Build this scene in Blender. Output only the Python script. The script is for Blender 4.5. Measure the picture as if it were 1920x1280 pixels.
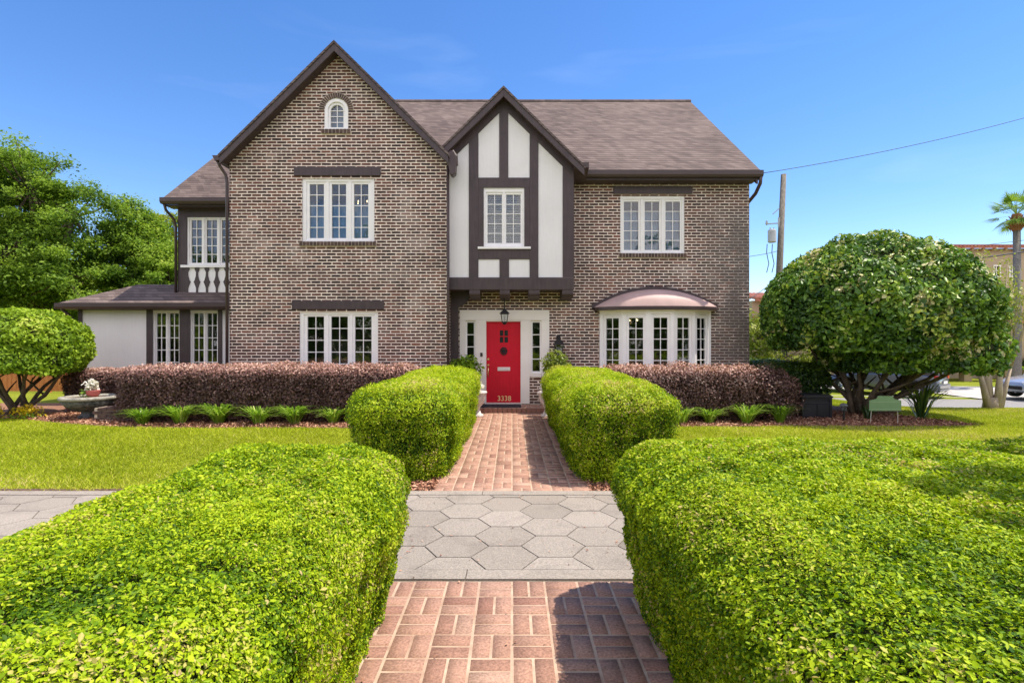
import bpy, bmesh, math, random
import numpy as np
from mathutils import Vector, Matrix, geometry

sc = bpy.context.scene
for o in list(bpy.data.objects):
    bpy.data.objects.remove(o)
COL = sc.collection
PI = math.pi
R = math.radians
random.seed(7)
rng = np.random.default_rng(7)

# ------------------------------------------------------------------ camera
cd = bpy.data.cameras.new('camera'); cam = bpy.data.objects.new('camera', cd); COL.objects.link(cam)
cam.location = (0, 0, 1.65); cam.rotation_euler = (R(90), 0, 0)
cd.sensor_width = 36; cd.lens = 990 / 1920 * 36; cd.clip_end = 2000; cd.clip_start = 0.05
sc.camera = cam

# ------------------------------------------------------------------ sun and sky
SUN = Vector((0.46, 0.030, 1.0)).normalized()         # direction towards the sun
sl = bpy.data.lights.new('sun', 'SUN'); sl.energy = 4.4; sl.angle = R(0.55); sl.color = (1.0, 0.90, 0.76)
so = bpy.data.objects.new('sun', sl); COL.objects.link(so)
so.rotation_euler = SUN.to_track_quat('Z', 'Y').to_euler()
w = bpy.data.worlds.new("World"); sc.world = w; w.use_nodes = True
nt = w.node_tree; nt.nodes.clear()
sky = nt.nodes.new('ShaderNodeTexSky'); sky.sky_type = 'NISHITA'; sky.sun_disc = False
sky.sun_elevation = math.asin(SUN.z); sky.sun_rotation = math.atan2(SUN.x, SUN.y)
sky.air_density = 1.0; sky.dust_density = 0.0; sky.ozone_density = 2.5; sky.altitude = 0
hs = nt.nodes.new('ShaderNodeHueSaturation'); hs.inputs['Saturation'].default_value = 1.25; hs.inputs['Hue'].default_value = 0.504
# thin cirrus, part of the sky itself
tc = nt.nodes.new('ShaderNodeTexCoord'); mp = nt.nodes.new('ShaderNodeMapping'); mp.inputs['Scale'].default_value = (1.2, 2.2, 7.0)
mp.inputs['Rotation'].default_value = (0.0, 0.45, 0.3)
nz = nt.nodes.new('ShaderNodeTexNoise'); nz.inputs['Scale'].default_value = 1.6; nz.inputs['Detail'].default_value = 7; nz.inputs['Distortion'].default_value = 0.5
cr = nt.nodes.new('ShaderNodeValToRGB'); cr.color_ramp.elements[0].position = 0.56; cr.color_ramp.elements[1].position = 0.85
cr.color_ramp.elements[1].color = (0.07, 0.07, 0.07, 1)
mx = nt.nodes.new('ShaderNodeMixRGB'); mx.inputs[2].default_value = (7.5, 8.0, 8.8, 1)
bg = nt.nodes.new('ShaderNodeBackground'); bg.inputs['Strength'].default_value = 0.15
wo = nt.nodes.new('ShaderNodeOutputWorld')
L = nt.links.new
L(sky.outputs[0], hs.inputs['Color']); L(tc.outputs['Generated'], mp.inputs[0]); L(mp.outputs[0], nz.inputs['Vector'])
L(nz.outputs[0], cr.inputs[0]); L(cr.outputs[0], mx.inputs[0]); L(hs.outputs[0], mx.inputs[1]); # cumulus added behind the viewpoint to light the shaded facade (upper windows mirror it)
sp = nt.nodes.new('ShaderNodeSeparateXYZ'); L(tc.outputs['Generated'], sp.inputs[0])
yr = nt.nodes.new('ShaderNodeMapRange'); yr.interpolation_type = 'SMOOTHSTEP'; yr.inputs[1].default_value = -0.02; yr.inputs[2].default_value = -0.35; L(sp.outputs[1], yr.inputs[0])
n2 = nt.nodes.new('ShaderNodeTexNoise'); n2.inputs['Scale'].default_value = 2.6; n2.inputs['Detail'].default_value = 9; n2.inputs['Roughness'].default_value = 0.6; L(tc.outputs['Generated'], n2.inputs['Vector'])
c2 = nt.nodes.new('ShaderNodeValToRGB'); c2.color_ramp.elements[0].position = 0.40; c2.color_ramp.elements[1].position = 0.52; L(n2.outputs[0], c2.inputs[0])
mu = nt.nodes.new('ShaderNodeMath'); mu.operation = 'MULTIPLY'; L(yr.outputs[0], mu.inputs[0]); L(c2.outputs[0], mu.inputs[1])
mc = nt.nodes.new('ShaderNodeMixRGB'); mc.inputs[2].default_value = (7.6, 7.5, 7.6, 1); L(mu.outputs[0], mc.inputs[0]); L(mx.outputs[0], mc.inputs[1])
tn = nt.nodes.new('ShaderNodeMixRGB'); tn.blend_type = 'MULTIPLY'; tn.inputs[0].default_value = 1.0; tn.inputs[2].default_value = (1.0, 0.95, 1.0, 1)
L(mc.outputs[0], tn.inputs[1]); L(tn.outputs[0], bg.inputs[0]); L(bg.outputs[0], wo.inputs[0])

sc.view_settings.view_transform = 'Standard'; sc.view_settings.look = 'None'
sc.view_settings.exposure = 0.62; sc.view_settings.gamma = 1.0
sc.cycles.max_bounces = 8; sc.cycles.transparent_max_bounces = 12
sc.cycles.use_denoising = True

# ------------------------------------------------------------------ materials
class NT:
    def __init__(s, name):
        s.mat = bpy.data.materials.new(name); s.mat.use_nodes = True
        s.t = s.mat.node_tree; s.t.nodes.clear()
        s.out = s.t.nodes.new('ShaderNodeOutputMaterial')
    def n(s, typ, **kw):
        nd = s.t.nodes.new(typ)
        for k, v in kw.items():
            setattr(nd, k, v)
        return nd
    def put(s, sock, v):
        if isinstance(v, bpy.types.NodeSocket): s.t.links.new(v, sock)
        elif v is not None:
            if isinstance(v, tuple) and len(v) == 3 and sock.type == 'RGBA': v = (*v, 1)
            sock.default_value = v
    def m(s, op, a, b=None, c=None):
        nd = s.n('ShaderNodeMath', operation=op)
        s.put(nd.inputs[0], a); s.put(nd.inputs[1], b); s.put(nd.inputs[2], c)
        return nd.outputs[0]
    def xyz(s, v=None):
        if v is None: v = s.n('ShaderNodeNewGeometry').outputs['Position']
        nd = s.n('ShaderNodeSeparateXYZ'); s.put(nd.inputs[0], v); return nd.outputs
    def comb(s, x, y, z=0.0):
        nd = s.n('ShaderNodeCombineXYZ'); s.put(nd.inputs[0], x); s.put(nd.inputs[1], y); s.put(nd.inputs[2], z); return nd.outputs[0]
    def pos(s): return s.n('ShaderNodeNewGeometry').outputs['Position']
    def noise(s, scale, detail=3, vec=None, rough=0.5, col=False):
        nd = s.n('ShaderNodeTexNoise'); s.put(nd.inputs['Vector'], vec if vec is not None else s.pos())
        nd.inputs['Scale'].default_value = scale; nd.inputs['Detail'].default_value = detail; nd.inputs['Roughness'].default_value = rough
        return nd.outputs[1 if col else 0]
    def white(s, vec):
        nd = s.n('ShaderNodeTexWhiteNoise'); s.put(nd.inputs['Vector'], vec); return nd.outputs['Value']
    def ramp(s, fac, stops, interp='LINEAR'):
        nd = s.n('ShaderNodeValToRGB'); cr = nd.color_ramp; cr.interpolation = interp
        while len(cr.elements) < len(stops): cr.elements.new(0.5)
        for e, (p, c) in zip(cr.elements, stops):
            e.position = p; e.color = (*c, 1) if len(c) == 3 else c
        s.put(nd.inputs[0], fac); return nd.outputs[0]
    def mr(s, v, a, b, c=0.0, d=1.0, smooth=False):
        nd = s.n('ShaderNodeMapRange'); nd.clamp = True
        if smooth: nd.interpolation_type = 'SMOOTHSTEP'
        for i, q in enumerate((v, a, b, c, d)): s.put(nd.inputs[i], q)
        return nd.outputs[0]
    def mix(s, f, a, b, bt='MIX'):
        nd = s.n('ShaderNodeMixRGB', blend_type=bt)
        s.put(nd.inputs[0], f); s.put(nd.inputs[1], a); s.put(nd.inputs[2], b); return nd.outputs[0]
    def attr(s, name):
        return s.n('ShaderNodeAttribute', attribute_name=name).outputs['Fac']
    def bump(s, h, strength=0.5, dist=0.01):
        nd = s.n('ShaderNodeBump'); nd.inputs['Strength'].default_value = strength; nd.inputs['Distance'].default_value = dist
        s.put(nd.inputs['Height'], h); return nd.outputs[0]
    def principled(s, col, rough=0.6, normal=None, metal=0.0, spec=0.5, coat=0.0):
        p = s.n('ShaderNodeBsdfPrincipled')
        s.put(p.inputs['Base Color'], col); s.put(p.inputs['Roughness'], rough); s.put(p.inputs['Metallic'], metal)
        s.put(p.inputs['Specular IOR Level'], spec); s.put(p.inputs['Coat Weight'], coat)
        if normal is not None: s.put(p.inputs['Normal'], normal)
        return p.outputs[0]
    def finish(s, sh):
        s.t.links.new(sh, s.out.inputs[0]); return s.mat

def m_paint(name, col, rough=0.55, var=0.12, scale=3.0, bump=0.15, spec=0.4, coat=0.0, metal=0.0, dirt=None, streak=0.0):
    n = NT(name)
    f = n.noise(scale, 5)
    f2 = n.noise(scale * 14, 3)
    c = n.mix(n.mr(f, 0.3, 0.7), tuple(x * (1 - var) for x in col), tuple(min(1, x * (1 + var)) for x in col))
    if dirt:
        c = n.mix(n.mr(n.noise(1.7, 6, rough=0.7), 0.55, 0.8, 0, 0.5), c, dirt)
    if streak:
        x, y, z = n.xyz()
        s_ = n.noise(4.0, 6, vec=n.comb(n.m('MULTIPLY', n.m('ADD', x, y), 5.0), 0.0, n.m('MULTIPLY', z, 0.45)), rough=0.7)
        q = n.mr(s_, 0.38, 0.72, 1.0, 1.0 - streak)
        c = n.mix(1.0, c, n.comb(q, q, n.m('MULTIPLY', q, 0.985)), 'MULTIPLY')
    return n.finish(n.principled(c, rough, n.bump(f2, bump, 0.004), metal, spec, coat))

def m_brick():
    n = NT('wall brick')
    x, y, z = n.xyz()
    wob = n.noise(9, 3)
    wob2 = n.noise(31, 2)
    u0 = n.m('ADD', x, y)
    v = n.m('ADD', n.m('DIVIDE', z, 0.0705), n.m('MULTIPLY', n.m('SUBTRACT', wob2, 0.5), 0.16))
    row = n.m('FLOOR', v)
    off = n.m('MULTIPLY', n.m('MODULO', row, 2.0), 0.5)
    jr = n.m('MULTIPLY', n.white(n.comb(row, 3.3)), 0.12)
    u = n.m('ADD', n.m('ADD', n.m('DIVIDE', u0, 0.226), n.m('ADD', off, jr)), n.m('MULTIPLY', n.m('SUBTRACT', wob, 0.5), 0.10))
    cu = n.m('FLOOR', u); fu = n.m('FRACT', u); fv = n.m('FRACT', v)
    du = n.m('MULTIPLY', n.m('MINIMUM', fu, n.m('SUBTRACT', 1.0, fu)), 0.226)
    dv = n.m('MULTIPLY', n.m('MINIMUM', fv, n.m('SUBTRACT', 1.0, fv)), 0.0705)
    d = n.m('MINIMUM', du, dv)
    mask = n.mr(n.m('ADD', d, n.m('MULTIPLY', n.m('SUBTRACT', n.noise(24, 3), 0.5), 0.010)), 0.0096, 0.0138, 0, 1, True)
    rnd = n.white(n.comb(cu, row))
    patch = n.noise(0.55, 4)
    key = n.m('ADD', n.m('MULTIPLY', rnd, 0.75), n.m('MULTIPLY', n.m('SUBTRACT', patch, 0.4), 0.9))
    bc = n.ramp(key, [(0.0, (0.042, 0.028, 0.029)), (0.25, (0.078, 0.042, 0.038)), (0.5, (0.128, 0.064, 0.053)), (0.72, (0.18, 0.080, 0.060)), (0.9, (0.26, 0.105, 0.072)), (1.0, (0.16, 0.105, 0.10))])
    grain = n.noise(160, 3)
    bc = n.mix(0.5, bc, n.mix(n.mr(grain, 0.3, 0.7), (0.35, 0.33, 0.33), (1.0, 0.97, 0.94)), 'MULTIPLY')
    mc = n.mix(n.mr(n.noise(2.2, 5), 0.35, 0.65), (0.66, 0.55, 0.47), (0.90, 0.78, 0.67))
    c = n.mix(mask, mc, bc)
    # lime bloom on some bricks and grey-green algae towards the damp right-hand corner
    bloom = n.mr(n.noise(1.1, 6, rough=0.65), 0.56, 0.72, 0, 0.34)
    c = n.mix(bloom, c, (0.50, 0.43, 0.39))
    smear = n.mr(n.noise(7.0, 6, rough=0.75), 0.58, 0.70, 0, 0.35)
    c = n.mix(smear, c, (0.40, 0.33, 0.28))
    soot = n.mr(n.noise(0.8, 7, rough=0.75, vec=n.comb(u0, 0.0, n.m('MULTIPLY', z, 0.6))), 0.53, 0.70, 0, 0.30)
    c = n.mix(soot, c, (0.075, 0.055, 0.045))
    damp = n.m('MULTIPLY', n.mr(z, 0.9, 0.1), n.mr(n.noise(3.0, 5), 0.35, 0.6, 0, 0.7))
    c = n.mix(damp, c, (0.09, 0.075, 0.06))
    side = n.m('MULTIPLY', n.mr(x, 4.2, 5.4), n.mr(z, 5.5, 4.2))
    alg = n.m('MULTIPLY', side, n.mr(n.noise(2.0, 8, rough=0.8), 0.36, 0.52))
    c = n.mix(n.m('MULTIPLY', alg, 0.80), c, n.mix(n.noise(9, 3), (0.08, 0.068, 0.062), (0.20, 0.175, 0.155)))
    h = n.m('ADD', n.m('MULTIPLY', mask, 1.0), n.m('MULTIPLY', grain, 0.25))
    return n.finish(n.principled(c, 0.85, n.bump(h, 0.7, 0.012), spec=0.25))

def m_shingle(name='roof shingle', a=(0.07, 0.052, 0.048), b=(0.135, 0.102, 0.092), c3=(0.22, 0.170, 0.153)):
    n = NT(name)
    x, y, z = n.xyz()
    u0 = n.m('ADD', x, y)
    v = n.m('ADD', n.m('DIVIDE', z, 0.092), n.m('MULTIPLY', n.noise(6, 2), 0.12))
    row = n.m('FLOOR', v); fv = n.m('FRACT', v)
    u = n.m('ADD', n.m('DIVIDE', u0, 0.17), n.m('MULTIPLY', n.white(n.comb(row, 9.1)), 7.0))
    cu = n.m('FLOOR', u); fu = n.m('FRACT', u)
    rnd = n.white(n.comb(cu, row))
    c = n.ramp(rnd, [(0, a), (0.5, b), (1, c3)])
    c = n.mix(0.55, c, n.ramp(n.noise(0.5, 6, rough=0.7), [(0.3, a), (0.7, c3)]))
    line = n.mr(fv, 0.0, 0.25, 0.22, 1, False)
    c = n.mix(1.0, c, n.comb(line, line, line), 'MULTIPLY')
    gap = n.mr(n.m('MINIMUM', fu, n.m('SUBTRACT', 1.0, fu)), 0.0, 0.05, 0.6, 1)
    c = n.mix(0.6, c, n.comb(gap, gap, gap), 'MULTIPLY')
    streak = n.mr(n.noise(1.0, 6, vec=n.comb(n.m('MULTIPLY', u0, 2.6), 0.0, n.m('MULTIPLY', z, 0.35)), rough=0.7), 0.52, 0.72, 0, 0.4)
    c = n.mix(streak, c, (0.10, 0.085, 0.08))
    h = n.m('ADD', n.m('SUBTRACT', 1.0, fv), n.m('MULTIPLY', n.noise(220, 2), 0.35))
    return n.finish(n.principled(c, 0.9, n.bump(h, 0.6, 0.012), spec=0.2))

def m_leaf(name, stops, rough=0.42, trans=0.35, noise_scale=1.2, noise_amt=0.35, spec=0.45):
    n = NT(name)
    k = n.m('ADD', n.attr('rnd'), n.m('MULTIPLY', n.m('SUBTRACT', n.noise(noise_scale, 4), 0.5), noise_amt * 2))
    c = n.ramp(k, stops)
    p = n.principled(c, rough, None, spec=spec)
    t = n.n('ShaderNodeBsdfTranslucent'); n.put(t.inputs[0], n.mix(1.0, c, (1.0, 1.0, 0.62), 'MULTIPLY'))
    mxn = n.n('ShaderNodeMixShader'); mxn.inputs[0].default_value = trans
    n.t.links.new(p, mxn.inputs[1]); n.t.links.new(t.outputs[0], mxn.inputs[2])
    return n.finish(mxn.outputs[0])

def m_attr(name, stops, rough=0.85, speck=90, speck_amt=0.35, bumpd=0.003, spec=0.25):
    n = NT(name)
    c = n.ramp(n.attr('rnd'), stops)
    g = n.noise(speck, 4, rough=0.7)
    s_ = n.mr(g, 0.3, 0.7, 1 - speck_amt, 1 + speck_amt * 0.35)
    c = n.mix(1.0, c, n.comb(s_, s_, s_), 'MULTIPLY')
    st = n.mr(n.noise(2.2, 6, rough=0.7), 0.5, 0.75, 1.0, 0.72)
    c = n.mix(1.0, c, n.comb(st, st, st), 'MULTIPLY')
    return n.finish(n.principled(c, rough, n.bump(g, 0.5, bumpd), spec=spec))

def m_glass():
    n = NT('window glass')
    tr = n.n('ShaderNodeBsdfTransparent'); n.put(tr.inputs[0], (0.86, 0.90, 0.90))
    gl = n.n('ShaderNodeBsdfGlossy'); n.put(gl.inputs['Roughness'], 0.015)
    n.put(gl.inputs['Normal'], n.bump(n.noise(3.5, 2), 0.25, 0.01))
    fr = n.n('ShaderNodeFresnel'); fr.inputs[0].default_value = 1.52
    f = n.m('MINIMUM', n.m('MULTIPLY', fr.outputs[0], 1.7), 1.0)
    mxn = n.n('ShaderNodeMixShader'); n.put(mxn.inputs[0], f)
    n.t.links.new(tr.outputs[0], mxn.inputs[1]); n.t.links.new(gl.outputs[0], mxn.inputs[2])
    return n.finish(mxn.outputs[0])

def m_emit(name, col, st):
    n = NT(name); e = n.n('ShaderNodeEmission'); n.put(e.inputs[0], col); e.inputs[1].default_value = st
    return n.finish(e.outputs[0])

def m_ground():
    n = NT('lawn soil and turf')
    f = n.noise(0.7, 5); g = n.noise(35, 4)
    c = n.mix(n.mr(f, 0.3, 0.7), (0.20, 0.25, 0.012), (0.28, 0.32, 0.03))
    c = n.mix(n.mr(g, 0.35, 0.65), c, (0.13, 0.155, 0.018))
    return n.finish(n.principled(c, 0.9, n.bump(g, 0.6, 0.03), spec=0.1))

def m_noise2(name, a, b, scale, rough=0.85, bump=0.5, dist=0.01, detail=5):
    n = NT(name); f = n.noise(scale, detail, rough=0.65)
    return n.finish(n.principled(n.mix(n.mr(f, 0.32, 0.68), a, b), rough, n.bump(f, bump, dist), spec=0.25))

def m_bark(name, a, b, sc_=6.0):
    n = NT(name); x, y, z = n.xyz()
    f = n.noise(sc_, 6, vec=n.comb(n.m('MULTIPLY', x, 3.0), n.m('MULTIPLY', y, 3.0), z), rough=0.7)
    return n.finish(n.principled(n.mix(n.mr(f, 0.35, 0.65), a, b), 0.85, n.bump(f, 0.7, 0.02), spec=0.2))

M = {}
M['brick'] = m_brick()
M['shingle'] = m_shingle()
M['brown'] = m_paint('dark brown timber paint', (0.070, 0.049, 0.052), 0.5, 0.12, 5, 0.25, dirt=(0.09, 0.075, 0.075), streak=0.35)
M['brown2'] = m_paint('chocolate gutter paint', (0.062, 0.041, 0.040), 0.38, 0.1, 4, 0.1)
M['stucco'] = m_paint('white stucco', (0.80, 0.78, 0.79), 0.85, 0.03, 1.4, 0.6, spec=0.2, dirt=(0.70, 0.675, 0.67), streak=0.05)
M['white'] = m_paint('white window paint', (0.86, 0.84, 0.83), 0.42, 0.03, 6, 0.1)
M['cream'] = m_paint('cream door surround paint', (0.84, 0.79, 0.73), 0.5, 0.03, 3, 0.15)
M['red'] = m_paint('red door paint', (0.62, 0.008, 0.028), 0.45, 0.05, 2, 0.08, spec=0.25, streak=0.16)
M['glass'] = m_glass()
M['room'] = m_paint('dim room wall', (0.10, 0.082, 0.07), 0.9, 0.3, 1.5)
M['curtain'] = m_paint('pale sheer curtain', (0.30, 0.40, 0.58), 0.9, 0.15, 5, 0.3)
M['blind'] = m_paint('white shutter slats', (0.78, 0.79, 0.80), 0.5, 0.02)
M['brass'] = m_paint('polished brass', (0.80, 0.62, 0.32), 0.28, 0.05, metal=0.9)
M['numeral'] = m_paint('gold house numeral', (0.85, 0.62, 0.30), 0.4, 0.05)
M['steel'] = m_paint('pale mail slot metal', (0.78, 0.70, 0.66), 0.4, 0.05)
M['iron'] = m_paint('black iron', (0.020, 0.019, 0.020), 0.42, 0.2, 9, 0.3)
M['rosecopper'] = m_paint('rosy painted metal roof', (0.46, 0.32, 0.30), 0.6, 0.12, 2.5, 0.1, dirt=(0.36, 0.25, 0.24))
M['sill'] = M['brick']
M['leaf_box'] = m_leaf('boxwood leaf', [(0.0, (0.04, 0.105, 0.003)), (0.28, (0.14, 0.26, 0.003)), (0.56, (0.34, 0.48, 0.004)), (0.86, (0.54, 0.64, 0.02)), (0.96, (0.55, 0.50, 0.12)), (1.0, (0.58, 0.44, 0.20))], spec=0.22, rough=0.5)
M['leaf_lig'] = m_leaf('glossy privet leaf', [(0.0, (0.022, 0.065, 0.012)), (0.4, (0.085, 0.19, 0.026)), (0.7, (0.22, 0.38, 0.035)), (0.92, (0.46, 0.55, 0.09)), (1.0, (0.66, 0.62, 0.32))], rough=0.42, trans=0.25)
M['leaf_lig2'] = m_leaf('bright privet leaf', [(0.0, (0.055, 0.13, 0.010)), (0.5, (0.20, 0.33, 0.015)), (0.9, (0.36, 0.50, 0.03)), (1.0, (0.5, 0.58, 0.10))], rough=0.55, trans=0.3, spec=0.25)
M['leaf_purple'] = m_leaf('purple fringe flower leaf', [(0.0, (0.065, 0.035, 0.030)), (0.4, (0.13, 0.068, 0.052)), (0.7, (0.28, 0.14, 0.12)), (0.9, (0.56, 0.33, 0.28)), (1.0, (0.70, 0.48, 0.40))], rough=0.5, trans=0.2, noise_amt=0.15)
M['leaf_oak'] = m_leaf('oak foliage', [(0.0, (0.05, 0.11, 0.012)), (0.45, (0.19, 0.32, 0.035)), (0.8, (0.35, 0.49, 0.06)), (1.0, (0.48, 0.58, 0.08))], spec=0.2, rough=0.55, trans=0.45, noise_scale=0.5, noise_amt=0.4)
M['leaf_lime'] = m_leaf('lime foliage', [(0.0, (0.10, 0.16, 0.015)), (0.5, (0.25, 0.32, 0.025)), (1.0, (0.48, 0.50, 0.07))], rough=0.5, trans=0.4, noise_scale=0.5)
M['leaf_dark'] = m_leaf('dark hedge leaf', [(0.0, (0.012, 0.035, 0.010)), (0.5, (0.035, 0.085, 0.018)), (0.85, (0.10, 0.18, 0.03)), (1.0, (0.25, 0.33, 0.05))], rough=0.35, trans=0.25)
M['blade'] = m_leaf('grass blade', [(0.0, (0.19, 0.25, 0.008)), (0.4, (0.35, 0.43, 0.014)), (0.8, (0.50, 0.56, 0.035)), (0.93, (0.58, 0.56, 0.10)), (1.0, (0.58, 0.48, 0.20))], spec=0.15, rough=0.6, trans=0.35, noise_scale=0.45, noise_amt=0.42)
M['lily'] = m_leaf('strap leaf', [(0.0, (0.10, 0.22, 0.02)), (0.6, (0.28, 0.48, 0.04)), (1.0, (0.62, 0.72, 0.24))], rough=0.35, trans=0.3)
M['twig'] = m_noise2('twigs and dead leaf', (0.020, 0.022, 0.008), (0.045, 0.055, 0.016), 30, 0.9)
M['twigp'] = m_noise2('purple hedge twigs', (0.022, 0.012, 0.012), (0.05, 0.028, 0.025), 30, 0.9)
M['bark'] = m_bark('grey brown bark', (0.075, 0.055, 0.04), (0.17, 0.13, 0.095))
M['barkpale'] = m_bark('smooth pale bark', (0.30, 0.235, 0.175), (0.48, 0.40, 0.31), 3)
M['palmbark'] = m_bark('palm bark', (0.13, 0.12, 0.115), (0.25, 0.235, 0.22), 9)
M['boot'] = m_bark('palm boots', (0.16, 0.065, 0.03), (0.34, 0.17, 0.08), 9)
M['pole'] = m_bark('weathered pole wood', (0.12, 0.11, 0.095), (0.23, 0.21, 0.18), 5)
M['ground'] = m_ground()
M['mulch'] = m_noise2('pine mulch', (0.16, 0.075, 0.048), (0.40, 0.22, 0.14), 45, 0.95, 0.9, 0.03)
M['soil'] = m_noise2('dark soil edge', (0.045, 0.025, 0.018), (0.20, 0.13, 0.09), 30, 0.95, 0.9, 0.02)
M['chip'] = m_leaf('mulch chip', [(0, (0.14, 0.06, 0.04)), (0.5, (0.40, 0.20, 0.13)), (1, (0.66, 0.42, 0.28))], rough=0.9, trans=0.0, spec=0.1)
M['paver'] = m_attr('path brick', [(0.0, (0.33, 0.175, 0.13)), (0.35, (0.42, 0.24, 0.175)), (0.7, (0.48, 0.285, 0.21)), (1.0, (0.54, 0.35, 0.265))], speck=70, speck_amt=0.5)
M['mortar'] = m_noise2('sandy mortar', (0.36, 0.23, 0.165), (0.54, 0.43, 0.32), 5, 0.95)
M['hex'] = m_attr('hexagon concrete', [(0.0, (0.24, 0.21, 0.175)), (0.5, (0.335, 0.295, 0.25)), (1.0, (0.42, 0.37, 0.32))], speck=85, speck_amt=0.5)
M['joint'] = m_noise2('dark sandy joint', (0.10, 0.085, 0.065), (0.20, 0.175, 0.14), 60, 0.95)
M['asphalt'] = m_noise2('pale worn asphalt', (0.20, 0.195, 0.19), (0.30, 0.29, 0.28), 25, 0.9)
M['concrete'] = m_noise2('pale concrete', (0.40, 0.38, 0.35), (0.52, 0.50, 0.46), 12, 0.9)
M['tan'] = m_paint('tan stucco', (0.40, 0.32, 0.22), 0.9, 0.05, 1.0, 0.5)
M['tan2'] = m_paint('yellow tan stucco', (0.42, 0.32, 0.19), 0.9, 0.06, 1.0, 0.5)
M['tile'] = m_noise2('clay tile', (0.30, 0.10, 0.065), (0.45, 0.19, 0.13), 3, 0.8)
M['fence'] = m_bark('orange cedar boards', (0.38, 0.135, 0.045), (0.55, 0.22, 0.08), 4)
M['stone'] = m_noise2('mossy cast stone', (0.17, 0.165, 0.145), (0.44, 0.42, 0.36), 9, 0.9, 0.8, 0.02)
M['stonedark'] = m_noise2('weathered dark stone', (0.022, 0.026, 0.030), (0.20, 0.21, 0.22), 14, 0.85, 0.9, 0.03)
M['stonewhite'] = m_noise2('white cast stone', (0.52, 0.45, 0.42), (0.78, 0.72, 0.68), 12, 0.85, 0.7, 0.02)
M['water'] = m_paint('basin water', (0.35, 0.30, 0.24), 0.15, 0.2, 6, 0.1)
M['petalwhite'] = m_leaf('white petal', [(0, (0.62, 0.60, 0.55)), (1, (0.85, 0.84, 0.80))], trans=0.3)
M['petalpink'] = m_leaf('pink petal', [(0, (0.55, 0.15, 0.14)), (1, (0.80, 0.40, 0.36))], trans=0.3)
M['petalyellow'] = m_leaf('yellow petal', [(0, (0.62, 0.42, 0.01)), (1, (0.88, 0.66, 0.03))], trans=0.3)
M['boxgrey'] = m_paint('charcoal plastic', (0.016, 0.016, 0.022), 0.5, 0.15, 6, 0.2)
M['signgreen'] = m_paint('sage green sign face', (0.16, 0.27, 0.135), 0.5, 0.06, 6)
M['signtext'] = m_paint('sign lettering green', (0.25, 0.36, 0.21), 0.5, 0.02)
M['wire'] = m_paint('galvanised stake', (0.45, 0.42, 0.36), 0.5, 0.05)
M['cable'] = m_paint('overhead cable', (0.05, 0.055, 0.065), 0.6, 0.05)
M['alu'] = m_paint('grey transformer steel', (0.42, 0.44, 0.46), 0.45, 0.1)
M['carpaint'] = m_paint('slate grey car paint', (0.10, 0.115, 0.145), 0.25, 0.05, coat=0.8, metal=0.3)
M['carsilver'] = m_paint('silver car paint', (0.40, 0.44, 0.50), 0.25, 0.05, coat=0.8, metal=0.4)
M['carglass'] = m_paint('dark car glass', (0.03, 0.035, 0.04), 0.05, 0.1, spec=0.8)
M['rubber'] = m_paint('tyre rubber', (0.02, 0.02, 0.02), 0.8, 0.2)
M['rim'] = m_paint('alloy rim', (0.62, 0.64, 0.68), 0.25, 0.05, metal=0.6)
M['tail'] = m_paint('red tail lamp lens', (0.45, 0.03, 0.02), 0.2, 0.05)
M['lens'] = m_paint('clear lamp lens', (0.75, 0.76, 0.78), 0.1, 0.02)
M['bulb'] = m_emit('lit bulb', (1.0, 0.72, 0.38), 3.0)
M['lampglass'] = m_paint('frosted lantern glass', (0.62, 0.60, 0.56), 0.2, 0.1)
M['mat'] = m_noise2('charcoal doormat', (0.018, 0.018, 0.024), (0.05, 0.05, 0.06), 80, 0.98)

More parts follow.
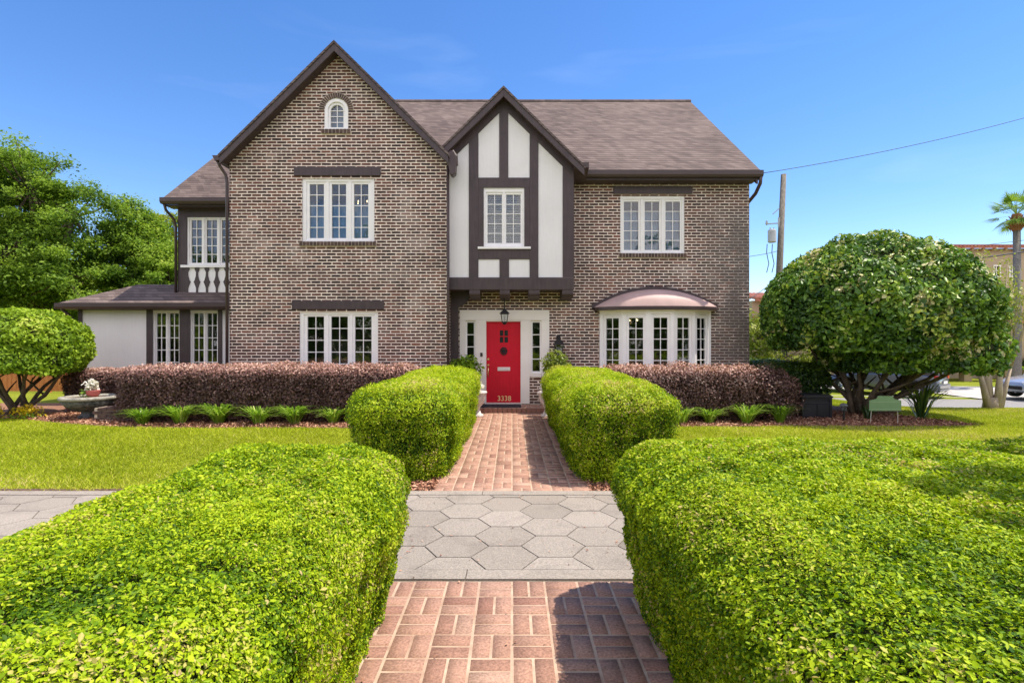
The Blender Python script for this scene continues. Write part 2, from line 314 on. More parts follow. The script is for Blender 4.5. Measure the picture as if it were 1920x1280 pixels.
# ------------------------------------------------------------------ helpers
class MB:
    def __init__(s, T=None):
        s.v = []; s.f = []; s.mi = []; s.T = T; s.cur = 0
    def add(s, vs, fs):
        b = len(s.v)
        for p in vs:
            p = Vector(p)
            s.v.append(s.T @ p if s.T else p)
        for f in fs:
            s.f.append([b + i for i in f]); s.mi.append(s.cur)
        return s
    def box(s, x0, x1, y0, y1, z0, z1):
        if x0 > x1: x0, x1 = x1, x0
        if y0 > y1: y0, y1 = y1, y0
        if z0 > z1: z0, z1 = z1, z0
        return s.add([(x0,y0,z0),(x1,y0,z0),(x1,y1,z0),(x0,y1,z0),(x0,y0,z1),(x1,y0,z1),(x1,y1,z1),(x0,y1,z1)],
              [(0,3,2,1),(4,5,6,7),(0,1,5,4),(1,2,6,5),(2,3,7,6),(3,0,4,7)])
    def prism(s, pts, y0, y1):            # polygon in XZ, extruded along Y
        n = len(pts)
        vs = [(x, y0, z) for x, z in pts] + [(x, y1, z) for x, z in pts]
        return s.add(vs, [tuple(range(n)), tuple(range(2*n-1, n-1, -1))] + [(i, i+n, (i+1) % n + n, (i+1) % n) for i in range(n)])
    def prism_x(s, pts, x0, x1):          # polygon in YZ, extruded along X
        n = len(pts)
        vs = [(x0, y, z) for y, z in pts] + [(x1, y, z) for y, z in pts]
        return s.add(vs, [tuple(range(n)), tuple(range(2*n-1, n-1, -1))] + [(i, i+n, (i+1) % n + n, (i+1) % n) for i in range(n)])
    def prism_z(s, pts, z0, z1):
        n = len(pts)
        vs = [(x, y, z0) for x, y in pts] + [(x, y, z1) for x, y in pts]
        return s.add(vs, [tuple(range(n-1, -1, -1)), tuple(range(n, 2*n))] + [(i, (i+1) % n, (i+1) % n + n, i+n) for i in range(n)])
    def tube(s, pts, r, seg=8, cap=True):
        pts = [Vector(p) for p in pts]
        if not isinstance(r, (list, tuple)): r = [r] * len(pts)
        vs = []; fs = []
        prev = None
        for i, p in enumerate(pts):
            d = (pts[min(i+1, len(pts)-1)] - pts[max(i-1, 0)]).normalized()
            if prev is None:
                a = Vector((1, 0, 0)) if abs(d.x) < 0.8 else Vector((0, 1, 0))
                a = (a - d * a.dot(d)).normalized()
            else:
                a = (prev - d * prev.dot(d)).normalized()
            prev = a; b = d.cross(a)
            for k in range(seg):
                t = 2 * PI * k / seg
                vs.append(p + (a * math.cos(t) + b * math.sin(t)) * r[i])
        for i in range(len(pts) - 1):
            for k in range(seg):
                k2 = (k + 1) % seg
                fs.append((i*seg+k, i*seg+k2, (i+1)*seg+k2, (i+1)*seg+k))
        if cap:
            fs.append(tuple(range(seg-1, -1, -1))); fs.append(tuple((len(pts)-1)*seg + k for k in range(seg)))
        return s.add(vs, fs)
    def lathe(s, prof, cx, cy, seg=20, z0=0.0):   # prof: (r, z)
        vs = []; fs = []
        for r, z in prof:
            for k in range(seg):
                t = 2 * PI * k / seg
                vs.append((cx + r * math.cos(t), cy + r * math.sin(t), z0 + z))
        for i in range(len(prof) - 1):
            for k in range(seg):
                k2 = (k + 1) % seg
                fs.append((i*seg+k, i*seg+k2, (i+1)*seg+k2, (i+1)*seg+k))
        fs.append(tuple(range(seg-1, -1, -1))); fs.append(tuple((len(prof)-1)*seg + k for k in range(seg)))
        return s.add(vs, fs)
    def sheet(s, outer, holes, y, depth=0.0):     # wall face in XZ with openings and reveals
        loops = [[Vector((x, y, z)) for x, z in outer]] + [[Vector((x, y, z)) for x, z in h] for h in holes]
        flat = [p for l in loops for p in l]
        tris = geometry.tessellate_polygon(loops)
        s.add(flat, [tuple(t) for t in tris])
        if depth:
            for l in loops:
                n = len(l)
                s.add(l + [p + Vector((0, depth, 0)) for p in l], [(i, (i+1) % n, (i+1) % n + n, i + n) for i in range(n)])
        return s
    def build(s, name, mats, parent=None, smooth=False, bevel=0.0):
        me = bpy.data.meshes.new(name)
        me.from_pydata([tuple(v) for v in s.v], [], s.f)
        if not isinstance(mats, (list, tuple)): mats = [mats]
        for m in mats: me.materials.append(m)
        me.polygons.foreach_set('material_index', s.mi)
        if smooth: me.polygons.foreach_set('use_smooth', [True] * len(s.f))
        me.update()
        o = bpy.data.objects.new(name, me); COL.objects.link(o)
        setp(o, parent)
        if bevel:
            b = o.modifiers.new('bevel', 'BEVEL'); b.width = bevel; b.segments = 2; b.limit_method = 'ANGLE'
        return o

def root_of(o):
    while o.parent: o = o.parent
    return o
def setp(o, parent):
    if parent is not None:
        o.parent = parent
        o.matrix_parent_inverse = Matrix.Translation(-root_of(parent).location)
        if parent.parent is not None or parent.type == 'MESH': o.matrix_parent_inverse = Matrix.Identity(4)

def tag(o, label, cat, group=None, kind=None):
    if label: o['label'] = label
    if cat: o['category'] = cat
    if group: o['group'] = group
    if kind: o['kind'] = kind
    return o
def thing(name, label, cat, loc=(0, 0, 0), group=None):
    o = bpy.data.objects.new(name, None); COL.objects.link(o); o.location = loc; o.empty_display_size = 0.2
    return tag(o, label, cat, group)
def struct(o): o['kind'] = 'structure'; return o
def copy_tree(o, parent=None):
    c = o.copy(); COL.objects.link(c); c.parent = parent
    for ch in o.children: copy_tree(ch, c)
    return c

def np_obj(name, V, F, mats, parent=None, rnd=None, mi=None, smooth=False):
    """V (n,3), F (m,k) all faces of k corners"""
    me = bpy.data.meshes.new(name)
    n = len(V); m, k = F.shape
    me.vertices.add(n); me.vertices.foreach_set('co', np.ascontiguousarray(V, dtype=np.float32).ravel())
    me.loops.add(m * k); me.loops.foreach_set('vertex_index', np.ascontiguousarray(F, dtype=np.int32).ravel())
    me.polygons.add(m); me.polygons.foreach_set('loop_start', np.arange(0, m * k, k, dtype=np.int32))
    try: me.polygons.foreach_set('loop_total', np.full(m, k, dtype=np.int32))
    except Exception: pass
    if not isinstance(mats, (list, tuple)): mats = [mats]
    for mt in mats: me.materials.append(mt)
    if mi is not None: me.polygons.foreach_set('material_index', np.ascontiguousarray(mi, dtype=np.int32))
    if smooth: me.polygons.foreach_set('use_smooth', np.ones(m, dtype=bool))
    if rnd is not None:
        a = me.attributes.new('rnd', 'FLOAT', 'POINT'); a.data.foreach_set('value', np.ascontiguousarray(rnd, dtype=np.float32))
    me.update(calc_edges=True); me.validate()
    o = bpy.data.objects.new(name, me); COL.objects.link(o); setp(o, parent)
    return o

def unit(a): return a / np.maximum(np.linalg.norm(a, axis=1, keepdims=True), 1e-9)

def leaves(P, N, size, aspect=0.5, tilt=0.6, svar=0.3, fold=0.12, droop=0.0, rnd=None, up=None):
    """folded diamond leaf at each point -> (V,F,rnd)"""
    n = len(P)
    nn = unit(N + tilt * rng.normal(size=(n, 3)))
    a = rng.normal(size=(n, 3)); 
    if up is not None: a = a + up * np.asarray([0, 0, 1.0])
    a = unit(a - nn * (a * nn).sum(1, keepdims=True))
    b = np.cross(nn, a)
    sz = (np.asarray(size) * (1 + svar * rng.normal(size=n)).clip(0.45, 1.8))[:, None]
    V = np.empty((n, 4, 3))
    V[:, 0] = P - a * sz * 0.5
    V[:, 1] = P + b * sz * aspect * 0.5 + nn * sz * fold
    V[:, 2] = P + a * sz * 0.5 - nn * sz * droop
    V[:, 3] = P - b * sz * aspect * 0.5 + nn * sz * fold
    F = np.arange(n * 4).reshape(n, 4)
    if rnd is None: rnd = rng.random(n)
    return V.reshape(-1, 3), F, np.repeat(rnd, 4)

def leaves6(P, N, size, aspect=0.5, tilt=0.6, svar=0.3, rnd=None):
    """ovate leaf folded along its midrib and curled at the tip, two quads each"""
    n = len(P)
    nn = unit(N + tilt * rng.normal(size=(n, 3)))
    a = rng.normal(size=(n, 3)); a = unit(a - nn * (a * nn).sum(1, keepdims=True)); b = np.cross(nn, a)
    sz = (np.asarray(size) * (1 + svar * rng.normal(size=n)).clip(0.45, 1.9))[:, None]
    w = sz * aspect * (0.5 + 0.12 * rng.normal(size=(n, 1))).clip(.3, .7); cu = sz * 0.10 * rng.normal(size=(n, 1))
    V = np.empty((n, 6, 3)); f = nn * sz * 0.09
    V[:, 0] = P - a * sz * 0.5; V[:, 1] = P - a * sz * 0.12 + b * w + f; V[:, 2] = P + a * sz * 0.24 + b * w * 0.82 + f - nn * cu * .4
    V[:, 3] = P + a * sz * 0.5 - nn * cu; V[:, 4] = P + a * sz * 0.24 - b * w * 0.82 + f - nn * cu * .4; V[:, 5] = P - a * sz * 0.12 - b * w + f
    q = np.array([[0, 1, 2, 3], [0, 3, 4, 5]])
    F = (q[None] + (np.arange(n) * 6)[:, None, None]).reshape(-1, 4)
    if rnd is None: rnd = rng.random(n)
    return V.reshape(-1, 3), F, np.repeat(rnd, 6)

def fnoise(P, freq, seed=0, octs=4):
    r = np.random.default_rng(100 + seed); out = np.zeros(len(P)); amp = 1.0; tot = 0
    for o in range(octs):
        for _ in range(3):
            k = r.normal(size=3); k = k / np.linalg.norm(k) * freq * (1.9 ** o) * (0.8 + 0.4 * r.random())
            out += amp * np.sin(P @ k + r.random() * 6.28)
        tot += amp * 1.7; amp *= 0.55
    return out / tot

def rounded_block(x0, x1, y0, y1, z1, r, taper=0.0, step=0.07, bumpy=0.03, seed=0, z0=0.0, rtop=None):
    """clipped hedge body: a box with round shoulders, bulged and bumpy -> V, F(quads)"""
    h = np.array([(x1-x0)/2, (y1-y0)/2, (z1-z0)/2]); c = np.array([(x1+x0)/2, (y1+y0)/2, (z1+z0)/2])
    Vs = []; Fs = []; base = 0
    for ax in range(3):
        for sgn in (-1, 1):
            if ax == 2 and sgn == -1: continue
            ua, va = [(1, 2), (0, 2), (0, 1)][ax]
            nu = max(3, int(2*h[ua]/step)); nv = max(3, int(2*h[va]/step))
            uu, vv = np.meshgrid(np.linspace(-1, 1, nu+1), np.linspace(-1, 1, nv+1), indexing='ij')
            P = np.zeros(((nu+1)*(nv+1), 3)); P[:, ua] = uu.ravel()*h[ua]; P[:, va] = vv.ravel()*h[va]; P[:, ax] = sgn*h[ax]
            Vs.append(P)
            idx = np.arange((nu+1)*(nv+1)).reshape(nu+1, nv+1) + base
            Fs.append(np.stack([idx[:-1, :-1], idx[1:, :-1], idx[1:, 1:], idx[:-1, 1:]], -1).reshape(-1, 4))
            base += (nu+1)*(nv+1)
    P = np.concatenate(Vs); F = np.concatenate(Fs)
    rr = np.minimum(r, h * 0.98)
    rv = np.array([rr[0], rr[1], rr[2] if rtop is None else rtop])
    inner = np.clip(P, -(h - rv), (h - rv))
    inner[:, 2] = np.minimum(P[:, 2], h[2] - rv[2])
    d = (P - inner) / rv
    ln = np.maximum(np.linalg.norm(d, axis=1, keepdims=True), 1e-6)
    P = np.where(ln > 1, inner + d / ln * rv, P)
    # taper towards the base
    t = np.clip(1 - (P[:, 2] + h[2]) / (2*h[2]) / 0.75, 0, 1)
    s_ = 1 - 0.0 * t
    P[:, 0] -= np.sign(P[:, 0]) * t * taper * (np.abs(P[:, 0]) > h[0] * 0.3)
    P[:, 1] -= np.sign(P[:, 1]) * t * taper * (np.abs(P[:, 1]) > h[1] * 0.3)
    P = P + c
    q = unit(P - c)
    P = P + q * (fnoise(P, 3.2, seed) * bumpy)[:, None]
    P[:, 2] = np.maximum(P[:, 2], z0 - 0.01)
    return P, F

def tri_sample(V, F, dens):
    T = np.concatenate([F[:, [0, 1, 2]], F[:, [0, 2, 3]]]) if F.shape[1] == 4 else F
    a, b, c = V[T[:, 0]], V[T[:, 1]], V[T[:, 2]]
    cr = np.cross(b - a, c - a); ar = np.linalg.norm(cr, axis=1) / 2
    n = max(1, int(ar.sum() * dens))
    i = rng.choice(len(T), n, p=ar / ar.sum())
    u = rng.random(n); v = rng.random(n); m = u + v > 1; u[m] = 1 - u[m]; v[m] = 1 - v[m]
    P = a[i] + (b[i] - a[i]) * u[:, None] + (c[i] - a[i]) * v[:, None]
    N = unit(cr[i])
    return P, N

def join_np(*parts):
    Vs, Fs, Rs, Ms = [], [], [], []; b = 0
    for k, (V, F, r_) in enumerate(parts):
        Vs.append(V); Fs.append(F + b); b += len(V); Rs.append(r_); Ms.append(np.full(len(F), k))
    return np.concatenate(Vs), np.concatenate(Fs), np.concatenate(Rs), np.concatenate(Ms)

def hedge(name, label, blocks, leafmat, twigmat, dens, size, group, cat='hedge', pinktop=False, aspect=0.55, shell=0.035, near=False, kfun=None, tilt=0.65):
    root = thing(name, label, cat, ((blocks[0][0]+blocks[0][1])/2, (blocks[0][2]+blocks[0][3])/2, 0), group)
    LV, BV = [], []
    for i, b in enumerate(blocks):
        V, F = rounded_block(*b[:5], b[5], taper=b[6], seed=i * 7 + int(abs(b[0]) * 10), bumpy=b[7], step=0.08, rtop=b[8] if len(b) > 8 else None)
        c = np.array([(b[0]+b[1])/2, (b[2]+b[3])/2, b[4] * 0.5])
        # outward normals
        P, N = tri_sample(V, F, dens)
        N = N * np.sign((N * (P - c) / np.array([(b[1]-b[0]), (b[3]-b[2]), b[4]])).sum(1, keepdims=True) + 1e-9)
        keep = P[:, 2] > 0.02
        if near:   # thin out leaves well outside the view
            vis = (np.abs(P[:, 0]) < P[:, 1] * 1.06 + 0.35) & (P[:, 1] > 0.3)
            keep &= vis | (rng.random(len(P)) < 0.25)
        P, N = P[keep], N[keep]
        dep = np.clip(rng.normal(size=len(P)), -2.5, 1.7) * shell - shell * 0.3
        cl = fnoise(P, 9.0, 5 + i, 3) + (0.9 * fnoise(P, 26.0, 15 + i, 2) if size < 0.03 else 0)
        P = P + N * (dep + cl * shell * 0.8)[:, None]
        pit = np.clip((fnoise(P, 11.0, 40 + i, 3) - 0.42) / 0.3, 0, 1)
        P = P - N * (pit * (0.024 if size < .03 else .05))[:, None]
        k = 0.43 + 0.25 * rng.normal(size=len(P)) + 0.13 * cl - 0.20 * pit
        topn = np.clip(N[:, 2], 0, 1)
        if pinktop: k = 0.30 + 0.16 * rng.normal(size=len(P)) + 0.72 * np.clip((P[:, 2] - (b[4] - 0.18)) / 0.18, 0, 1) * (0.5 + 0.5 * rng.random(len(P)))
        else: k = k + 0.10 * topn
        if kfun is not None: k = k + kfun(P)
        yel = rng.random(len(P)) < (0.015 + 0.10 * (fnoise(P, 5.0, 11, 2) > 0.62))
        if not pinktop: k = np.where(yel, 0.97, np.clip(k, 0.02, 0.9))
        dist = np.linalg.norm(P - np.array([0, 0, 1.65]), axis=1)
        sz = size * (np.clip(dist / 2.4, 0.95, 1.25) if near else 1.0)
        N2 = N + np.array([0.25, 0, 0.55])
        LV.append((leaves6 if near else leaves)(P, N2, sz * np.ones(len(P)), aspect=aspect, tilt=tilt, rnd=np.clip(k, 0.01, 0.995)))
        ci = (V - c) * np.array([1 - 0.12/((b[1]-b[0])/2), 1 - 0.12/((b[3]-b[2])/2), 1.0]) + c
        ci[:, 2] = np.maximum(np.minimum(ci[:, 2], V[:, 2]) - 0.11, 0.0)
        BV.append((ci, F, np.zeros(len(ci))))
    V, F, r_, mi = join_np(*LV)
    np_obj('foliage', V, F, leafmat, root, r_)
    V, F, r_, mi = join_np(*BV)
    np_obj('branches', V, F, twigmat, root, r_)
    return root

# ------------------------------------------------------------------ terrain
def smooth(a, b, x):
    t = np.clip((x - a) / (b - a), 0, 1); return t * t * (3 - 2 * t)
def height(x, y):
    fall = smooth(12.9, 17.0, y) * smooth(9.0, 11.5, x)
    rise = smooth(24.0, 42.0, y) * 0.45
    return -0.02 - fall * (0.86 - rise)
def terrain():
    xs = np.concatenate([np.arange(-160, -16, 8.0), np.arange(-16, 30, 0.5), np.arange(30, 161, 6.0)])
    ys = np.concatenate([np.arange(-60, -2, 6.0), np.arange(-2, 46, 0.5), np.arange(46, 420, 20.0)])
    X, Y = np.meshgrid(xs, ys, indexing='ij')
    V = np.stack([X, Y, height(X, Y)], -1).reshape(-1, 3)
    idx = np.arange(len(V)).reshape(X.shape)
    F = np.stack([idx[:-1, :-1], idx[1:, :-1], idx[1:, 1:], idx[:-1, 1:]], -1).reshape(-1, 4)
    struct(np_obj('ground', V, F, M['ground'], smooth=True))
terrain()
# the front street behind the viewpoint, with its kerb
struct(MB().box(-90, 90, -13.5, -3.0, -0.2, -0.006).build('front_street', M['concrete']))
struct(MB().box(-90, 90, -2.995, -2.85, -0.2, 0.05).build('kerb', M['concrete']))

# brick path: basket weave of separate clay bricks bedded in sandy mortar
def brick_field(x0, x1, y0, y1, mod=0.22, z=0.012, jitter=0.0015):
    Vs = []; Rn = []
    r_ = random.Random(3)
    ni = int(round((x1 - x0) / mod)); nj = int(math.ceil((y1 - y0) / mod))
    g = 0.0052
    for i in range(ni):
        for j in range(nj):
            bx, by = x0 + i * mod, y1 - (j + 1) * mod
            hor = (i + j) % 2
            for k in range(2):
                if hor: q = [bx, bx + mod, by + k * mod/2, by + (k+1) * mod/2]
                else: q = [bx + k * mod/2, bx + (k+1) * mod/2, by, by + mod]
                a, b, c, d = q[0] + g, q[1] - g, max(q[2] + g, y0), q[3] - g
                if d - c < 0.02: continue
                zz = z + r_.uniform(-jitter, jitter) * 1.6
                t1, t2 = r_.uniform(-0.002, 0.002), r_.uniform(-0.002, 0.002)
                e = 0.004
                Vs.append(([(a, c, 0), (b, c, 0), (b, d, 0), (a, d, 0), (a+e, c+e, zz+t1), (b-e, c+e, zz+t2), (b-e, d-e, zz-t1), (a+e, d-e, zz-t2)],
                           min(1, max(0, r_.gauss(0.5, 0.22)))))
    V = np.array([p for v, _ in Vs for p in v]); n = len(Vs)
    fq = np.array([(4,5,6,7),(0,1,5,4),(1,2,6,5),(2,3,7,6),(3,0,4,7)])
    F = (fq[None] + (np.arange(n) * 8)[:, None, None]).reshape(-1, 4)
    return V, F, np.repeat([q for _, q in Vs], 8)
PX = 0.88
def path_piece(y0, y1):
    V, F, r_ = brick_field(-PX, PX, y0, y1)
    V2 = np.array([(-PX, y0, 0.008), (PX, y0, 0.008), (PX, y1, 0.008), (-PX, y1, 0.008)]); F2 = np.array([[0, 1, 2, 3]])
    Vj, Fj, Rj, mi = join_np((V, F, r_), (V2, F2, np.zeros(4)))
    struct(np_obj('brick_path', Vj, Fj, [M['paver'], M['mortar']], rnd=Rj, mi=mi))
path_piece(-2.0, 3.615)
path_piece(5.79, 12.08)

# sidewalk of hexagonal pavers between two narrow concrete borders
def clip_y(poly, y0, y1):
    for lim, sg in ((y0, 1), (y1, -1)):
        out = []
        for i in range(len(poly)):
            p, q = poly[i], poly[(i+1) % len(poly)]
            pi_, qi = (p[1] - lim) * sg >= 0, (q[1] - lim) * sg >= 0
            if pi_: out.append(p)
            if pi_ != qi:
                t = (lim - p[1]) / (q[1] - p[1]); out.append((p[0] + t * (q[0]-p[0]), lim))
        poly = out
        if len(poly) < 3: return []
    return poly
def sidewalk():
    mb = MB(); vals = []
    y0, y1 = 3.79, 5.63
    s, hh, dx = 0.258, 0.2195, 0.387
    r_ = random.Random(5)
    for i in range(-34, 35):
        cx = -0.057 + i * dx
        for j in range(-8, 12):
            cy = 4.01 + j * 2 * hh + (hh if i % 2 else 0)
            g = 0.0055; a = s - g * 1.15; h = hh - g
            poly = clip_y([(cx + a, cy), (cx + a/2, cy + h), (cx - a/2, cy + h), (cx - a, cy), (cx - a/2, cy - h), (cx + a/2, cy - h)], y0 + g, y1 - g)
            if len(poly) < 3: continue
            z = 0.014 + r_.uniform(-0.0015, 0.0015); n0 = len(mb.v)
            mb.prism_z(poly, 0.0, z); vals += [min(1, max(0, r_.gauss(0.5, 0.2)))] * (len(mb.v) - n0)
    for ya, yb in ((3.635, 3.785), (5.635, 5.775)):
        x = -14.0
        while x < 14:
            L_ = 1.52; n0 = len(mb.v)
            mb.box(x + 0.004, x + L_ - 0.004, ya, yb, 0.0, 0.018); vals += [0.62 + r_.uniform(-0.08, 0.08)] * (len(mb.v) - n0); x += L_
    mb.cur = 1; n0 = len(mb.v)
    mb.box(-14, 14, 3.62, 5.785, -0.01, 0.006); vals += [0] * (len(mb.v) - n0)
    o = mb.build('sidewalk', [M['hex'], M['joint']])
    a = o.data.attributes.new('rnd', 'FLOAT', 'POINT'); a.data.foreach_set('value', np.array(vals, dtype=np.float32))
    struct(o)
sidewalk()

# mulch beds (sheets) with loose chips
from functools import reduce
def in_poly(P, poly):
    x, y = P[:, 0], P[:, 1]; ins = np.zeros(len(P), bool); n = len(poly)
    for i in range(n):
        x1, y1 = poly[i]; x2, y2 = poly[(i+1) % n]
        c = ((y1 > y) != (y2 > y)) & (x < (x2-x1) * (y-y1) / (y2-y1+1e-12) + x1)
        ins ^= c
    return ins
bedL = [(-15.5, 11.75), (-12.5, 11.6), (-10.6, 11.35), (-9.2, 10.75), (-7.8, 10.3), (-6.0, 10.18), (-3.0, 10.15), (-0.9, 10.2), (-0.9, 14.3), (-15.5, 14.3)]
bedR = [(0.9, 10.3), (3.0, 10.3), (5.5, 10.35), (7.2, 10.38), (8.6, 10.36), (9.3, 10.42), (9.1, 10.9), (8.6, 11.9), (9.4, 12.7), (8.3, 13.7), (6.5, 14.6), (0.9, 14.6)]
edgeN = [(-2.3, 5.8), (-2.3, 12.0), (-0.885, 12.0), (-0.885, 5.8)]
edgeM = [(2.3, 5.8), (2.3, 12.0), (0.885, 12.0), (0.885, 5.8)]
edgeA = [(-2.4, -1.0), (-2.4, 3.6), (-0.885, 3.6), (-0.885, -1.0)]
edgeB = [(9.0, -1.0), (9.0, 3.6), (0.885, 3.6), (0.885, -1.0)]
for bi, poly in enumerate((bedL, bedR, edgeN, edgeM, edgeA, edgeB)):
    mb = MB(); zz = -0.014 + 0.002 * bi
    mb.add([(x, y, zz) for x, y in poly], [tuple(range(len(poly)))])
    struct(mb.build('mulch_bed', M['mulch']))
for xa, xb in ((-14.0, -0.9), (0.9, 14.0)): struct(MB().box(xa, xb, 5.785, 5.95, -0.05, -0.006).build('soil_edge', M['soil']))
def chips(poly, dens, front=None):
    xs = [p[0] for p in poly]; ys = [p[1] for p in poly]
    n = int((max(xs)-min(xs)) * (max(ys)-min(ys)) * dens)
    P = np.stack([rng.uniform(min(xs), max(xs), n), rng.uniform(min(ys), max(ys), n), np.zeros(n)], -1)
    P = P[in_poly(P, poly)]
    if front is not None: P = P[P[:, 1] < front]
    P[:, 2] = rng.random(len(P)) ** 2 * 0.035
    return P
CP = np.concatenate([chips(bedL, 900, 12.2), chips(bedR, 900, 12.6), chips([(-1.3, 5.8), (-1.3, 7), (-0.86, 7), (-0.86, 5.8)], 2500), chips([(1.5, 5.8), (1.5, 11.8), (0.86, 11.8), (0.86, 5.8)], 2000), chips([(1.1, 1.8), (1.1, 3.6), (0.84, 3.6), (0.84, 1.8)], 4000),
                    chips([(-1.1, 1.8), (-1.1, 3.6), (-0.84, 3.6), (-0.84, 1.8)], 4000)])
V, F, r_ = leaves(CP, np.tile([0, 0, 1.0], (len(CP), 1)), 0.055, aspect=0.35, tilt=0.5)
np_obj('mulch_chips', V, F, M['chip'], rnd=r_)['kind'] = 'stuff'

# lawn blades
def lawn():
    n = 900000
    Y = rng.uniform(5.8, 16.0, n); X = rng.uniform(-1.30, 1.30, n) * Y * 1.0
    # even density: weight by distance
    keep = rng.random(n) < (Y / 16.0) ** 1.0
    X, Y = X[keep], Y[keep]
    P = np.stack([X, Y, height(X, Y)], -1)
    bad = reduce(np.logical_or, [in_poly(P, q) for q in (bedL, bedR, edgeN, edgeM)])
    bad |= (np.abs(X) < 0.9) | ((X > -9.6) & (X < 6.0) & (Y > 11.8)) | ((X > -12) & (X < 0) & (Y > 14))
    bad |= (Y > 13.6) & (X < 6)
    bad |= (P[:, 1] < 5.92 + 0.05 * fnoise(P, 5.0, 31)) & (rng.random(len(P)) < .8)
    P = P[~bad]
    n = len(P)
    hgt = 0.026 + 0.02 * rng.random(n) + 0.010 * fnoise(P, 2.0, 3)
    wd = 0.010 + 0.008 * rng.random(n)
    ang = rng.uniform(0, PI, n); lean = rng.normal(size=(n, 2)) * 0.032
    V = np.empty((n, 3, 3))
    dx, dy = np.cos(ang) * wd / 2, np.sin(ang) * wd / 2
    V[:, 0] = P + np.stack([-dx, -dy, np.zeros(n) - 0.005], -1)
    V[:, 1] = P + np.stack([dx, dy, np.zeros(n) - 0.005], -1)
    V[:, 2] = P + np.stack([lean[:, 0], lean[:, 1], hgt], -1)
    # the strip along the sidewalk is dry and straw coloured
    dry = np.clip((6.7 - P[:, 1]) / 0.7, 0, 1) * 0.55 * (P[:, 0] < 0)
    k = 0.43 + 0.26 * rng.normal(size=n) + 0.16 * fnoise(P, 1.3, 21) + 0.10 * fnoise(P, 6.0, 22) + dry * rng.random(n) + 0.12 * (P[:, 0] > 0) - 0.0
    k = np.clip(k, 0, 1); k = np.where(rng.random(n) < 0.03 + dry * 0.5, 0.95 + 0.05 * rng.random(n), np.minimum(k, 0.9 + 0.1 * (dry > 0.1)))
    np_obj('grass', V.reshape(-1, 3), np.arange(n * 3).reshape(n, 3), M['blade'], rnd=np.repeat(k, 3))['kind'] = 'stuff'
lawn()

# ------------------------------------------------------------------ the house
house = thing('brick_house', 'two storey brown brick house with half timbered gable and red front door', 'house', (0, 12.8, 0))
YW, YM, YB, YL, YS = 12.0, 12.8, 12.2, 14.6, 14.2      # wing, main wall, bay, left upper wall, sunroom wall
RX, RZ = -3.95, 8.20; RS = 0.985                         # wing gable

def rect(x0, x1, z0, z1): return [(x0, z0), (x1, z0), (x1, z1), (x0, z1)]
def pxw(px, Y): return (px - 960) * Y / 990
def pzw(py, Y): return 1.65 + (640 - py) * Y / 990
def R4(a, b, c, d, Y): return (pxw(a, Y), pxw(b, Y), pzw(d, Y), pzw(c, Y))    # x0,x1,z0,z1 from the sheet measured on the elevation

# openings measured on each elevation
wU = R4(566, 702, 335, 453, YW); wL = R4(561, 709, 585, 712, YW)
arch = R4(608, 653, 184, 243, YW)
mU = R4(1163, 1284, 367, 475, YM)
bV = R4(907, 983, 354, 463, YB)

def arch_pts(x0, x1, z0, z1, n=14):
    r = (x1 - x0) / 2; cx = (x0 + x1) / 2; zc = z1 - r
    return [(x0, z0), (x1, z0)] + [(cx + r * math.cos(t), zc + r * math.sin(t)) for t in np.linspace(0, PI, n)]

# wing wall
mb = MB()
xl, xr = -6.42, -1.48
zl = RZ - RS * (RX - xl) - 0.02; zr = RZ - RS * (xr - RX) - 0.02
mb.sheet([(xl, -0.1), (xr, -0.1), (xr, zr), (RX, RZ - 0.02), (xl, zl)], [rect(*wU), rect(*wL), arch_pts(*arch)], YW, 0.14)
mb.box(xr - 0.2, xr, YW + 0.142, YM + 0.2, -0.1, zr)      # right return
mb.box(xl, xl + 0.2, YW + 0.142, 18, -0.1, zl)
mb.build('wall', M['brick'], house)['label'] = 'brick wall of the tall front gable'
# main wall with door and bow openings
mb = MB()
xm1 = 5.753
bow = (2.18, 4.72, -0.05, 2.36)
doorS = (pxw(862, YM), pxw(1030, YM), pzw(706, YM), pzw(581, YM))     # sidelight band
dj = (pxw(893, YM), pxw(993, YM))
hole_door = [(doorS[0], doorS[2]), (dj[0], doorS[2]), (dj[0], 0.0), (dj[1], 0.0), (dj[1], doorS[2]), (doorS[1], doorS[2]), (doorS[1], doorS[3]), (doorS[0], doorS[3])]
mb.sheet([(xr - 0.02, -0.1), (xm1, -0.1), (xm1, 5.50), (xr - 0.02, 5.50)], [hole_door, rect(*mU), rect(*bow)], YM, 0.14)
mb.prism_x([(YM + 0.141, -0.1), (22.0, -0.1), (22.0, 5.5), (17.3, 9.25), (YM + 0.141, 5.6)], xm1 - 0.2, xm1)
mb.prism_x([(YM + 0.3, -0.1), (22.0, -0.1), (22.0, 5.5), (17.3, 9.25), (YM + 0.3, 5.6)], -6.4, -6.2)
mb.box(-6.4, xm1, 21.8, 22.0, -0.1, 5.5)
mb.build('wall', M['brick'], house)['label'] = 'brick wall around the door and bow window'

